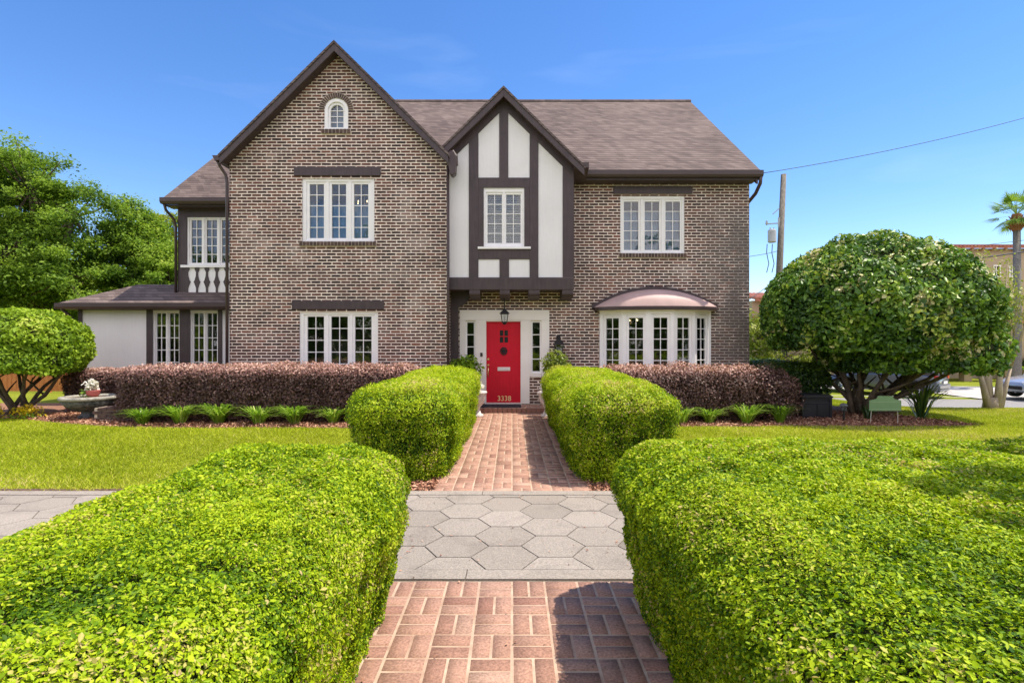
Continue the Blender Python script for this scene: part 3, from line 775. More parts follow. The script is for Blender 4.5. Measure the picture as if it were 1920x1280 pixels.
# roofs
def slab(mb, pts_top, th):    # pts_top: 4 points, thickness straight down
    n = len(pts_top)
    mb.add([Vector(p) for p in pts_top] + [Vector(p) - Vector((0, 0, th)) for p in pts_top],
           [tuple(range(n)), tuple(range(2*n-1, n-1, -1))] + [(i, i+n, (i+1) % n + n, (i+1) % n) for i in range(n)])
mb = MB()
slab(mb, [(-6.45, 12.42, 5.66), (5.86, 12.42, 5.66), (5.84, 17.3, 9.51), (-6.45, 17.3, 9.51)], 0.09)
slab(mb, [(-6.45, 22.2, 5.66), (-6.45, 17.3, 9.505), (5.84, 17.3, 9.505), (5.86, 22.2, 5.66)], 0.09)
mainroof = mb.build('roof', M['shingle'], house); mainroof['label'] = 'long main roof of mauve shingles'
mb = MB(); mb.tube([(-6.45, 17.3, 9.50), (5.85, 17.3, 9.50)], 0.07, 8); mb.build('ridge_cap', M['shingle'], mainroof)
# wing roof: outer surface 0.12 above the brick line
def gable_roof(name, cx, z0, s, xa, xb, y0, y1, th, label, z_extra=0.0):
    mb = MB()
    za, zb = z0 - s * (cx - xa), z0 - s * (xb - cx)
    slab(mb, [(xa, y0, za), (cx, y0, z0), (cx, y1, z0), (xa, y1, za)], th)
    slab(mb, [(cx, y0, z0), (xb, y0, zb), (xb, y1, zb), (cx, y1, z0)], th)
    o = mb.build(name, M['shingle'], house); o['label'] = label
    return o
wr = gable_roof('roof', RX, 8.33, RS, -6.52, -1.40, 11.70, 16.3, 0.06, 'steep roof over the tall front gable')
gable_roof('roof', -0.19, 7.43, 0.98, -1.62, 1.66, 11.93, 14.7, 0.06, 'small steep roof over the half timbered gable')
def barge(cx, z0, s, xa, xb, y, dep, th=0.05, pfx='barge_board'):
    mb = MB()
    za, zb = z0 - s * (cx - xa), z0 - s * (xb - cx)
    mb.prism([(xa, za), (cx, z0), (cx, z0 - dep), (xa, za - dep)], y, y + th)
    mb.prism([(cx, z0), (xb, zb), (xb, zb - dep), (cx, z0 - dep)], y + 0.001, y + th)
    mb.build(pfx, M['brown'], house, bevel=0.004)
# barge boards and sloping soffits
barge(RX, 8.265, RS, -6.50, -1.42, 11.72, 0.17)
barge(-0.19, 7.365, 0.98, -1.55, 1.64, 11.95, 0.17)
mb = MB()
for cx, z0, s, xa, xb, y0, y1 in ((RX, 8.265, RS, -6.47, -1.45, 11.77, 11.997), (-0.19, 7.365, 0.98, -1.52, 1.60, 12.0, 12.197)):
    za, zb = z0 - s * (cx - xa), z0 - s * (xb - cx)
    mb.prism([(xa, za - 0.05), (cx, z0 - 0.05), (cx, z0 - 0.13), (xa, za - 0.13)], y0, y1)
    mb.prism([(cx, z0 - 0.05), (xb, zb - 0.05), (xb, zb - 0.13), (cx, z0 - 0.13)], y0, y1)
mb.build('soffit', M['brown2'], house)
# timber trim board laid on the wing brick under the rake, and eave boxes at the corners
mb = MB()
for sx in (-1, 1):
    xe = RX + sx * 2.50; ze = RZ - RS * 2.50
    mb.prism([(RX, RZ + 0.06), (RX + sx * 2.52, RZ + 0.06 - RS * 2.52), (RX + sx * 2.52, RZ - 0.04 - RS * 2.52), (RX, RZ - 0.04)], YW - 0.03, YW - 0.003)
mb.build('rake_trim', M['brown2'], house)

# ---- window builder: frame (part) with glass, room behind, curtain as sub-parts
def muntin_grid(mb, x0, x1, z0, z1, y, cols, rows, w=0.016, d=0.02):
    for i in range(1, cols):
        x = x0 + (x1 - x0) * i / cols; mb.box(x - w/2, x + w/2, y, y + d, z0, z1)
    for j in range(1, rows):
        z = z0 + (z1 - z0) * j / rows; mb.box(x0, x1, y + 0.001, y + d - 0.001, z - w/2, z + w/2)
def window(x0, x1, z0, z1, y, n, cols, rows, side=0.155, top=0.11, bot=0.09, gap=0.18, T=None, room=True, curtain=None, blind=False, label=None, roomd=0.9, name='window', munt=0.017, setb=0.03):
    fr = MB(T); gl = MB(T); sm = []
    yo = y + setb
    fr.box(x0, x0 + side * 0.55, yo, yo + 0.10, z0, z1); fr.box(x1 - side * 0.55, x1, yo, yo + 0.10, z0, z1)
    fr.box(x0 + side*0.55, x1 - side*0.55, yo, yo + 0.10, z1 - top * 0.55, z1); fr.box(x0 + side*0.55, x1 - side*0.55, yo - 0.015, yo + 0.10, z0, z0 + bot * 0.5)
    gw = (x1 - x0 - 2 * side - gap * (n - 1)) / n
    xs = x0 + side
    for i in range(n):
        a, b = xs, xs + gw
        sa = side * 0.45 if i == 0 else gap * 0.33; sb = side * 0.45 if i == n-1 else gap * 0.33
        ys = yo + 0.025
        fr.box(a - sa, a, ys, ys + 0.045, z0 + bot * 0.5, z1 - top * 0.55)
        fr.box(b, b + sb, ys, ys + 0.045, z0 + bot * 0.5, z1 - top * 0.55)
        fr.box(a, b, ys + 0.001, ys + 0.044, z0 + bot * 0.5, z0 + bot); fr.box(a, b, ys + 0.001, ys + 0.044, z1 - top, z1 - top * 0.55)
        if i < n - 1:
            fr.box(b + gap * 0.33, b + gap * 0.67, yo + 0.002, yo + 0.09, z0 + bot * 0.5, z1 - top * 0.55)
        muntin_grid(fr, a, b, z0 + bot, z1 - top, ys + 0.006, cols, rows, munt)
        gl.box(a - 0.005, b + 0.005, ys + 0.030, ys + 0.036, z0 + bot - 0.005, z1 - top + 0.005)
        xs = b + gap
    f = fr.build(name, M['white'], house, bevel=0.003)
    if label: f['label'] = label
    gl.build('pane', M['glass'], f)
    if room:
        rm = MB(T); yb = yo + 0.102
        rm.box(x0 - 0.3, x1 + 0.3, yb + roomd, yb + roomd + 0.02, z0 - 0.3, z1 + 0.2)
        rm.box(x0 - 0.32, x0 - 0.3, yb, yb + roomd, z0 - 0.3, z1 + 0.2); rm.box(x1 + 0.3, x1 + 0.32, yb, yb + roomd, z0 - 0.3, z1 + 0.2)
        rm.box(x0 - 0.3, x1 + 0.3, yb, yb + roomd, z0 - 0.32, z0 - 0.3); rm.box(x0 - 0.3, x1 + 0.3, yb, yb + roomd, z1 + 0.2, z1 + 0.22)
        rm.build('room', M['room'], f)
    if curtain:
        cm = MB(T); za, zb, yc = z0, z0 + (z1 - z0) * curtain, yo + 0.13
        n_ = 70; vs = []; fs = []
        for i in range(n_ + 1):
            x = x0 + (x1 - x0) * i / n_; yy = yc + 0.02 * math.sin(i * 1.9) + 0.01 * math.sin(i * 0.7)
            vs += [(x, yy, za), (x, yy, zb)]
        for i in range(n_): fs.append((2*i, 2*i+2, 2*i+3, 2*i+1))
        cm.add(vs, fs); cm.build('curtain', M['curtain'], f, smooth=True)
    if blind:
        bm_ = MB(T)
        k = int((z1 - z0) / 0.042)
        for i in range(k):
            z = z0 + bot + i * 0.042
            for (a, b) in ((x0 + side, (x0+x1)/2 - gap/2), ((x0+x1)/2 + gap/2, x1 - side)):
                bm_.add([(a, yo + 0.09, z), (b, yo + 0.09, z), (b, yo + 0.12, z + 0.030), (a, yo + 0.12, z + 0.030)], [(0, 1, 2, 3)])
                bm_.add([(a, yo + 0.088, z - 0.002), (b, yo + 0.088, z - 0.002), (b, yo + 0.118, z + 0.028), (a, yo + 0.118, z + 0.028)], [(3, 2, 1, 0)])
        bm_.build('blind', M['blind'], f)
    return f

def header(x0, x1, z0, z1, y, f):
    MB().box(x0, x1, y - 0.035, y + 0.03, z0, z1).build('lintel', M['brown'], f, bevel=0.006)
def brick_sill(x0, x1, z1, y, f, h=0.10):
    mb = MB(); n = int((x1 - x0) / 0.078); w_ = (x1 - x0) / n
    r_ = random.Random(int(x0 * 100))
    for i in range(n):
        mb.box(x0 + i * w_ + 0.008, x0 + (i+1) * w_ - 0.008, y - 0.045 - r_.random() * 0.004, y + 0.01, z1 - h, z1 - 0.003 - r_.random() * 0.003)
    mb.cur = 1; mb.box(x0, x1, y - 0.035, y + 0.008, z1 - h - 0.003, z1 - 0.008)
    mb.build('brick_sill', [M['sillbrick'], M['mortarw']], f)
M['sillbrick'] = m_noise2('sill brick', (0.055, 0.040, 0.040), (0.15, 0.095, 0.075), 7, 0.85)
M['mortarw'] = m_noise2('pale wall mortar', (0.42, 0.36, 0.28), (0.60, 0.53, 0.43), 20, 0.95)

f = window(*wU, YW, 3, 2, 5, curtain=0.62, label='upper white triple casement in the tall gable'); x = R4(552, 714, 314, 330, YW); header(*x, YW, f); x = R4(562, 706, 453, 462, YW); brick_sill(x[0], x[1], x[3], YW, f)
f = window(*wL, YW, 3, 2, 5, side=0.165, gap=0.165, top=0.10, label='lower white triple casement in the tall gable'); x = R4(548, 720, 564, 580, YW); header(*x, YW, f)
f = window(*mU, YM, 3, 2, 5, side=0.10, gap=0.155, top=0.13, curtain=0.75, label='upper white triple casement above the bow window'); x = R4(1150, 1298, 350, 364, YM); header(*x, YM, f); x = R4(1160, 1287, 475, 484, YM); brick_sill(x[0], x[1], x[3], YM, f)

# small arched attic window with a brick arch
def arched():
    x0, x1, z0, z1 = arch; r = (x1-x0)/2; cx = (x0+x1)/2; zc = z1 - r
    mb = MB()
    def ring(ro, ri, zb, y0, y1, zlo):
        n = 18; out = [(cx + ro, zlo)] + [(cx + ro*math.cos(t), zc + ro*math.sin(t)) for t in np.linspace(0, PI, n)] + [(cx - ro, zlo)]
        inn = [(cx + ri, zlo)] + [(cx + ri*math.cos(t), zb + ri*math.sin(t)) for t in np.linspace(0, PI, n)] + [(cx - ri, zlo)]
        for i in range(len(out) - 1):
            mb.prism([out[i], out[i+1], inn[i+1], inn[i]], y0, y1)
    # deep white casing, then the sash set back
    ring(r, r - 0.075, zc, YW + 0.012, YW + 0.09, z0)
    ring(r - 0.076, r - 0.125, zc - 0.005, YW + 0.05, YW + 0.11, z0 + 0.04)
    mb.box(x0, x1, YW - 0.02, YW + 0.10, z0, z0 + 0.04)
    gr = r - 0.125
    muntin_grid(mb, cx - gr, cx + gr, z0 + 0.06, zc + gr * 0.95, YW + 0.07, 2, 4, 0.014)
    mb.box(cx - gr, cx + gr, YW + 0.06, YW + 0.10, z0 + 0.04, z0 + 0.065)
    f = mb.build('window', M['white'], house); f['label'] = 'small arched white attic window'
    MB().prism([(cx - gr - .01, z0 + 0.04), (cx + gr + .01, z0 + 0.04)] + [(cx + (gr+.01) * math.cos(t), zc + (gr+.01) * math.sin(t)) for t in np.linspace(0, PI, 12)], YW + 0.092, YW + 0.098).build('pane', M['glass'], f)
    MB().box(x0, x1, YW + 0.30, YW + 0.32, z0, z1).build('curtain', M['curtain'], f)
    mb = MB(); n = 21
    for i in range(n):
        t0 = PI * (i + 0.12) / n - 0.0; t1 = PI * (i + 0.88) / n; a, b = r + 0.006, r + 0.115
        mb.prism([(cx + a*math.cos(t0), zc + a*math.sin(t0)), (cx + b*math.cos(t0), zc + b*math.sin(t0)), (cx + b*math.cos(t1), zc + b*math.sin(t1)), (cx + a*math.cos(t1), zc + a*math.sin(t1))], YW - 0.012, YW + 0.01)
    mb.cur = 1
    pts = [(cx + (r+.003)*math.cos(t), zc + (r+.003)*math.sin(t)) for t in np.linspace(0, PI, 30)]; pto = [(cx + (r+.125)*math.cos(t), zc + (r+.125)*math.sin(t)) for t in np.linspace(0, PI, 30)]
    for i in range(29): mb.prism([pts[i], pto[i], pto[i+1], pts[i+1]], YW - 0.006, YW + 0.008)
    mb.build('brick_arch', [M['sillbrick'], M['mortarw']], f)
    brick_sill(x0 - 0.06, x1 + 0.06, z0, YW, f, 0.10)
arched()

# ---- half timbered bay over the door
zb0 = pzw(520, YB); bx1 = 1.417; bx0 = -1.478
sl_, bz = 0.98, 7.33
mb = MB()
def bayz(x): return bz - sl_ * abs(x + 0.19) - 0.03
mb.sheet([(bx0, zb0), (bx1, zb0), (bx1, bayz(bx1)), (-0.19, bayz(-0.19)), (bx0, bayz(bx0))], [rect(*bV)], YB + 0.02, 0.12)
mb.box(bx1 - 0.05, bx1 - 0.001, YB + 0.021, YM - 0.002, zb0, 5.6)
mb.build('wall', M['stucco'], house)['label'] = 'white stucco of the half timbered gable'
mb = MB()
def vt(a, b, c, d): x = R4(a, b, c, d, YB); mb.box(x[0], x[1], YB, YB + 0.018, x[2], x[3])
vt(879, 897, 248, 520); vt(993, 1009.5, 235, 520); vt(936, 953, 190, 333.5); vt(936.5, 954.5, 486, 520)
mb.prism([(pxw(1055, YB), zb0), (bx1, zb0), (bx1, bayz(bx1) - 0.02), (pxw(1055, YB), bayz(pxw(1055, YB)) - 0.02)], YB, YB + 0.018)
x = R4(897, 993, 333, 352, YB); mb.box(x[0] + .001, x[1] - .001, YB - 0.002, YB + 0.018, x[2], x[3])
x = R4(897, 993, 467, 486, YB); mb.box(x[0] + .001, x[1] - .001, YB - 0.002, YB + 0.018, x[2], x[3])
x = R4(897, 907, 352, 467, YB); mb.box(x[0] + .001, x[1], YB - 0.001, YB + 0.018, x[2], x[3])
x = R4(983, 993, 352, 467, YB); mb.box(x[0], x[1] - .001, YB - 0.001, YB + 0.018, x[2], x[3])
for sx, xe in ((-1, bx0), (1, bx1)):
    mb.prism([(-0.19, bayz(-0.19)), (xe, bayz(xe)), (xe, bayz(xe) - 0.27), (-0.19, bayz(-0.19) - 0.27)], YB - 0.006 - (0.001 if sx > 0 else 0), YB + 0.018)
mb.build('timber_frame', M['brown'], house, bevel=0.004)
mb = MB()
mb.box(bx0 - 0.0, bx1 + 0.012, YB - 0.03, YM - 0.003, pzw(543, YB - .03), zb0 - 0.001)
mb.build('beam', M['brown'], house, bevel=0.008)
for a, b in ((880, 900), (937, 956), (991, 1012), (1054, 1075)):
    x = R4(a, b, 543, 557, YB); mb = MB()
    mb.prism_x([(YB - 0.02, x[3] - 0.002), (YM - 0.004, x[3] - 0.002), (YM - 0.004, x[2] - 0.04), (YB + 0.10, x[2]), (YB + 0.02, x[2] + 0.02), (YB - 0.02, x[2] + 0.07)], x[0], x[1])
    mb.build('bracket', M['brown'], house, bevel=0.006)
mb = MB(); mb.box(bx1 - 0.0005, bx1 + 0.013, YB - 0.004, YM - 0.002, zb0, 5.55); mb.build('side_boarding', M['brown'], house)
f = window(*bV, YB, 2, 2, 5, side=0.085, gap=0.10, top=0.12, bot=0.10, blind=True, label='white casement with shutters above the door', roomd=0.5)
x = R4(896, 995, 463, 467, YB); MB().box(x[0], x[1], YB - 0.05, YB + 0.03, x[2], x[3]).build('sill', M['white'], f)
# curved bracket and dark timber wall left of the door
mb = MB()
mb.box(-1.475, pxw(860, YM), YM - 0.10, YM - 0.002, -0.05, 2.84)
mb.prism([(-1.30, 2.84), (-0.98, 2.84), (-1.03, 2.66), (-1.13, 2.55), (pxw(860, YM), 2.46), (-1.32, 2.46)], YM - 0.12, YM - 0.103)
mb.build('corner_timber', M['brown'], house)

# ---- door surround, sidelights, door
x0, x1, z0, z1 = doorS
tr = MB(); y = YM
dx0, dx1 = pxw(912, YM + .08), pxw(976, YM + .08); dzt = pzw(603, YM + .08)
tr.box(x0, x1, y - 0.02, y + 0.12, dzt + 0.03, z1)
for a, b in ((dj[0], dx0), (dx1, dj[1])): tr.box(a, b, y - 0.015, y + 0.12, 0.14, dzt + 0.029)
slx = ((x0, dj[0], pxw(873, y), pxw(891, y)), (dj[1], x1, pxw(996, y), pxw(1015, y)))
for a, b, ga, gb in slx:
    tr.box(a, ga, y - 0.018, y + 0.10, z0, dzt + 0.029); tr.box(gb, b, y - 0.018, y + 0.10, z0, dzt + 0.029)
    tr.box(ga, gb, y - 0.04, y + 0.10, z0 - 0.01, z0 + 0.09)
tr.box(dx0, dx1, y + 0.0, y + 0.12, dzt, dzt + 0.029)
sur = tr.build('door_surround', M['cream'], house, bevel=0.006)
for a, b, ga, gb in slx:
    sm_ = MB(); sz0, sz1 = z0 + 0.09, dzt + 0.03
    sm_.box(ga, ga + 0.035, y + 0.04, y + 0.08, sz0, sz1); sm_.box(gb - 0.035, gb, y + 0.04, y + 0.08, sz0, sz1)
    sm_.box(ga + .035, gb - .035, y + 0.04, y + 0.08, sz1 - 0.05, sz1); sm_.box(ga + .035, gb - .035, y + 0.04, y + 0.08, sz0, sz0 + 0.04)
    muntin_grid(sm_, ga + 0.035, gb - 0.035, sz0 + 0.04, sz1 - 0.05, y + 0.045, 1, 4, 0.02)
    so_ = sm_.build('sidelight', M['white'], house)
    MB().box(ga + .03, gb - .03, y + 0.065, y + 0.07, sz0, sz1).build('pane', M['glass'], so_)
    MB().box(ga - .1, gb + .1, y + 0.6, y + 0.62, sz0 - .2, sz1 + .1).box(ga - .12, ga - .1, y + .11, y + .62, sz0 - .2, sz1 + .1).box(gb + .1, gb + .12, y + .11, y + .62, sz0 - .2, sz1 + .1).box(ga - .12, gb + .12, y + .11, y + .62, sz1 + .1, sz1 + .12).build('room', M['room'], so_)
yd = y + 0.08
dw = (pxw(937, yd), pxw(952.5, yd), pzw(642, yd), pzw(619, yd))
dm = MB(); dm.sheet(rect(dx0, dx1, 0.165, dzt), [rect(*dw)], yd, 0.045)
door = dm.build('door', M['red'], house); door['label'] = 'red front door'
g = MB(); cxw = (dw[0] + dw[1]) / 2; czw = (dw[2] + dw[3]) / 2
g.box(cxw - 0.012, cxw + 0.012, yd + 0.004, yd + 0.03, dw[2], dw[3]); g.box(dw[0], dw[1], yd + 0.005, yd + 0.029, czw - 0.012, czw + 0.012)
g.build('glazing_bar', M['red'], door)
MB().box(dw[0], dw[1], yd + 0.032, yd + 0.038, dw[2], dw[3]).build('pane', M['carglass'], door)
# knocker: pierced iron rosette
g = MB(); kx, kz = pxw(944.5, yd), pzw(658, yd)
for i in range(8):
    t = i * PI / 4; g.tube([(kx, yd - 0.012, kz), (kx + 0.085 * math.cos(t), yd - 0.012, kz + 0.095 * math.sin(t))], 0.011, 6)
g.tube([(kx + 0.075 * math.cos(t), yd - 0.014, kz + 0.085 * math.sin(t)) for t in np.linspace(0, 2*PI, 17)], 0.014, 6)
g.tube([(kx + 0.03 * math.cos(t), yd - 0.02, kz + 0.035 * math.sin(t)) for t in np.linspace(0, 2*PI, 13)], 0.014, 6)
g.build('knocker', M['iron'], door, smooth=True)
xx = (pxw(933, yd), pxw(956.5, yd), pzw(695, yd), pzw(688, yd))
MB().box(xx[0], xx[1], yd - 0.012, yd + 0.002, xx[2], xx[3]).box(xx[0] + .02, xx[1] - .02, yd - 0.018, yd - 0.011, xx[2] + .02, xx[3] - .02).build('mail_slot', M['steel'], door, bevel=0.003)
g = MB(); hx = pxw(915.5, yd)
g.tube([(hx, yd - 0.01, pzw(688, yd)), (hx + .004, yd - 0.05, pzw(691, yd)), (hx, yd - 0.055, pzw(699, yd)), (hx, yd - 0.012, pzw(706, yd))], [0.012, 0.015, 0.015, 0.012], 8)
MB().tube([(hx, yd - 0.002, pzw(684, yd)), (hx, yd - 0.03, pzw(684, yd))], 0.024, 10).build('thumb_latch', M['brass'], door); MB().tube([(hx, yd - 0.002, pzw(673, yd)), (hx, yd - 0.018, pzw(673, yd))], 0.026, 10).build('deadbolt', M['brass'], door)
g.build('handle', M['brass'], door, smooth=True)
def text(body, size, loc, mat, parent, name, ext=0.004, font_rot=(R(90), 0, 0)):
    cu = bpy.data.curves.new(name, 'FONT'); cu.body = body; cu.size = size; cu.extrude = ext; cu.align_x = 'CENTER'; cu.align_y = 'CENTER'; cu.offset = 0.001
    t = bpy.data.objects.new(name, cu); COL.objects.link(t)
    dg = bpy.context.evaluated_depsgraph_get(); me = bpy.data.meshes.new_from_object(t.evaluated_get(dg)); bpy.data.objects.remove(t)
    me.materials.clear(); me.materials.append(mat)
    me.transform(Matrix.Translation(loc) @ Matrix.Rotation(font_rot[2], 4, 'Z') @ Matrix.Rotation(font_rot[0], 4, 'X'))
    o = bpy.data.objects.new(name, me); COL.objects.link(o); setp(o, parent); return o
text('3338', 0.17, (pxw(945.5, yd), yd - 0.006, pzw(747, yd)), M['numeral'], door, 'house_number')
MB().box(dx0 - .02, dx1 + .02, yd - 0.10, yd + 0.04, 0.12, 0.16).build('threshold', M['steel'], door)
MB().box(pxw(900.5, y), pxw(905, y), y - 0.035, y - 0.014, pzw(668, y), pzw(661, y)).build('doorbell', M['iron'], house, bevel=0.004)
MB().box(dx0 - .3, dx1 + .3, y + .35, y + .37, 0, 2.4).build('hall_wall', M['room'], house)

# porch step of brick
V, F, r_ = brick_field(-0.88, 0.88, 12.10, 12.78, z=0.012); V[:, 2] += 0.118
mb = MB(); n0 = 0
Vj = np.concatenate([V, np.array([(-0.88, 12.1, 0.122), (0.88, 12.1, 0.122), (0.88, 12.78, 0.122), (-0.88, 12.78, 0.122)])]); Fj = np.concatenate([F, [[len(V), len(V)+1, len(V)+2, len(V)+3]]])
mi = np.concatenate([np.zeros(len(F)), [1]])
np_obj('porch_step', Vj, Fj, [M['paver'], M['mortar']], house, np.concatenate([r_, np.zeros(4)]), mi)
mb = MB(); x = -0.88
while x < 0.87:
    mb.box(x + 0.005, x + 0.105, 12.085, 12.20, -0.01, 0.117); x += 0.11
mb.build('step_riser', M['paver'], house)

# ---- bow window
cxb = 3.45; wseg = 0.565; angs = [34, 17, 0, -17, -34]
pts = [(0.0, 0.0)]
for a in angs: pts.append((pts[-1][0] + wseg * math.cos(R(a)), pts[-1][1] - wseg * math.sin(R(a))))
tot = pts[-1][0]; pts = [(cxb - tot/2 + px_, YM - 0.06 + py_) for px_, py_ in pts]
for i, a in enumerate(angs):
    p = pts[i]
    T = Matrix.Translation((p[0], p[1], 0)) @ Matrix.Rotation(R(-a), 4, 'Z')
    f = window(0.0, wseg, 0.87, 2.40, 0.0, 1, 2, 5, side=0.122, top=0.20, bot=0.09, T=T, room=False, name='bow_window', munt=0.018, setb=-0.03,
               label='%s light of the bow window' % ('first', 'second', 'middle', 'fourth', 'last')[i])
mb = MB()
base = [(x, y + 0.01) for x, y in pts]
mb.prism_z(base + [(base[-1][0], YM + .0), (base[0][0], YM + .0)], -0.05, 0.868)
mb.build('bow_base', M['brick'], house)
mb = MB()
mb.box(pts[0][0] - 0.045, pts[0][0] + 0.05, YM - 0.10, YM - 0.002, 0.8, 2.40); mb.box(pts[-1][0] - 0.05, pts[-1][0] + 0.045, YM - 0.10, YM - 0.002, 0.8, 2.40)
for p in pts[1:-1]: mb.tube([(p[0], p[1] + 0.015, 0.87), (p[0], p[1] + 0.015, 2.40)], 0.05, 10)
mb.build('bow_frame', M['white'], house)
# room behind the bow, with the ceiling at the head of the glass
mb = MB()
mb.box(1.9, 5.0, 14.6, 14.62, 0.2, 2.6); mb.box(1.9, 1.92, 12.95, 14.6, 0.2, 2.6); mb.box(4.98, 5.0, 12.95, 14.6, 0.2, 2.6); mb.box(1.9, 5.0, 12.95, 14.6, 0.18, 0.2)
mb.box(1.9, 5.0, 12.95, 14.6, 2.60, 2.62)
mb.build('room', M['room'], house)
# roof of the bow
def bow_roof():
    n, m = 36, 14; a_ = 1.47; ze = 2.46; vs = []; fs = []
    def yE(u): return YM - 0.03 - 0.66 * math.sqrt(max(0, 1 - (u * 0.985) ** 2)) ** 0.9
    def zT(u): return ze + 0.015 + 0.43 * max(0, 1 - abs(u) ** 2.1)
    for j in range(m + 1):
        v = j / m
        for i in range(n + 1):
            u = -1 + 2 * i / n
            vs.append((cxb + a_ * u, (YM - 0.004) + (yE(u) - (YM - 0.004)) * v, ze + (zT(u) - ze) * math.sqrt(max(0, 1 - v ** 1.9))))
    for j in range(m):
        for i in range(n):
            k = j * (n+1) + i; fs.append((k, k+1, k+n+2, k+n+1))
    mb = MB(); mb.add(vs, fs); ro = mb.build('roof', M['rosecopper'], house, smooth=True); ro['label'] = 'curved rosy roof of the bow window'
    mb = MB()
    edge = [(cxb + a_ * u, yE(u)) for u in np.linspace(-1, 1, n + 1)]
    for i in range(n):
        p, q = edge[i], edge[i+1]
        mb.add([(p[0], p[1]-.012, ze+.005), (q[0], q[1]-.012, ze+.005), (q[0], q[1]-.012, ze - 0.075), (p[0], p[1]-.012, ze - 0.075)], [(0, 1, 2, 3)])
    mb.prism_z([(x_, y_ - 0.012) for x_, y_ in edge] + [(cxb + a_, YM - .004), (cxb - a_, YM - .004)], ze - 0.077, ze - 0.060)
    mb.build('bow_fascia', M['brown2'], ro)
    mb = MB(); us = np.linspace(-1.03, 1.03, 40)
    for i in range(39):
        u, u2 = us[i], us[i+1]
        mb.prism([(cxb + a_*u, zT(u) - .03), (cxb + a_*u2, zT(u2) - .03), (cxb + a_*u2, zT(u2) + 0.07), (cxb + a_*u, zT(u) + 0.07)], YM - 0.055, YM - 0.003)
    mb.build('flashing', M['brown'], ro)
    mb = MB(); mb.prism_z([(x_, y_ + 0.05) for x_, y_ in edge[1:-1]] + [(cxb + a_ - .1, YM + .2), (cxb - a_ + .1, YM + .2)], 2.375, 2.383)
    mb.build('bow_ceiling', M['cream'], ro)
bow_roof()

# ---- eaves: gutters, fascias, downspouts
mb = MB()
mb.prism_x([(12.35, 5.66), (12.35, 5.56), (12.38, 5.51), (12.44, 5.51), (12.46, 5.66)], 1.66, 5.89)
mb.build('gutter', M['brown2'], house)
MB().box(1.45, 5.83, 12.465, 12.50, 5.46, 5.63).box(1.42, 5.80, 12.50, YM - .002, 5.46, 5.49).build('fascia', M['brown'], house)
g = MB(); g.tube([(5.85, 12.41, 5.53), (5.86, 12.46, 5.38), (5.85, 12.68, 5.20), (5.82, 13.05, 5.06), (5.80, 13.25, 4.95), (5.80, 13.28, 0.0)], 0.042, 8); g.build('downspout', M['brown2'], house, smooth=True)
# wing left gutter and downspout
g = MB(); g.prism([(-6.66, 5.78), (-6.50, 5.78), (-6.50, 5.68), (-6.60, 5.66)], 11.72, 14.2); g.build('gutter', M['brown2'], house)
g = MB(); g.tube([(-6.58, 11.80, 5.68), (-6.56, 11.86, 5.58), (-6.48, 11.95, 5.42), (-6.455, 11.96, 5.25), (-6.455, 11.96, 0.0)], 0.034, 8); g.build('downspout', M['brown2'], house, smooth=True)
# conductor head at the valley, with the wing's right-hand downspout
g = MB(); g.prism([(-1.43, 5.86), (-1.30, 5.90), (-1.24, 5.72), (-1.26, 5.42), (-1.33, 5.36), (-1.39, 5.40), (-1.43, 5.6)], 11.80, 12.02)
g.tube([(-1.40, 11.9, 5.88), (-1.33, 11.86, 5.90), (-1.27, 11.86, 5.80), (-1.26, 11.9, 5.6)], 0.055, 8)
g.build('gutter', M['brown2'], house, bevel=0.01)
g = MB(); g.tube([(-1.45, 11.955, 5.62), (-1.445, 11.955, 3.0), (-1.445, 11.955, 0.0)], 0.032, 8); g.build('downspout', M['brown2'], house, smooth=True)
# bay right eave end
g = MB(); g.prism_x([(12.0, 5.60), (12.0, 5.72), (12.45, 5.75), (12.45, 5.46)], 1.42, 1.75); g.build('eave_end', M['brown2'], house)
# gable overhang ends of the main roof on the right
g = MB(); g.prism_x([(12.45, 5.56), (17.3, 9.41), (17.3, 9.20), (12.45, 5.36)], 5.756, 5.80); g.build('barge_board', M['brown'], house)

# ---- left rear upper storey
lx0 = -9.24; zs0, zs1 = pzw(555, YL), 5.40
lw = (pxw(350, YL), pxw(350, YL) + 0.155 + 4 * 0.27 + 3 * 0.137 + 0.155 - 0.05, pzw(497, YL), pzw(407, YL))
mb = MB()
mb.sheet([(lx0, 2.6), (-6.40, 2.6), (-6.40, 5.45), (lx0, 5.45)], [rect(*lw)], YL, 0.14)
mb.prism_x([(YL + .141, 2.0), (19.4, 2.0), (19.4, 5.4), (17.0, 7.45), (YL + .141, 5.45)], lx0, lx0 + 0.15)
mb.build('wall', M['brown'], house)['label'] = 'dark painted upper storey at the left'
mb = MB()
slab(mb, [(-9.42, 14.22, 5.50), (-6.40, 14.22, 5.50), (-6.40, 16.98, 7.70), (-9.42, 16.98, 7.70)], 0.07)
slab(mb, [(-9.42, 19.8, 5.50), (-9.42, 16.98, 7.695), (-6.40, 16.98, 7.695), (-6.40, 19.8, 5.50)], 0.07)
mb.build('roof', M['shingle'], house)['label'] = 'roof over the left upper storey'
g = MB(); g.prism_x([(14.10, 5.50), (14.10, 5.40), (14.14, 5.34), (14.25, 5.34), (14.25, 5.49)], -9.42, -6.44); g.box(-9.36, -6.43, 14.255, YL - .002, 5.30, 5.34); g.build('gutter', M['brown2'], house)
g = MB(); g.tube([(-9.36, 14.2, 5.36), (-9.36, 14.28, 5.2), (-9.28, 14.5, 5.0), (-9.27, 14.56, 4.8), (-9.27, 14.56, 3.0)], 0.036, 8); g.build('downspout', M['brown2'], house, smooth=True)
f = window(*lw, YL, 4, 2, 5, side=0.10, gap=0.137, top=0.07, bot=0.07, munt=0.02, label='white casements of the left upper storey')
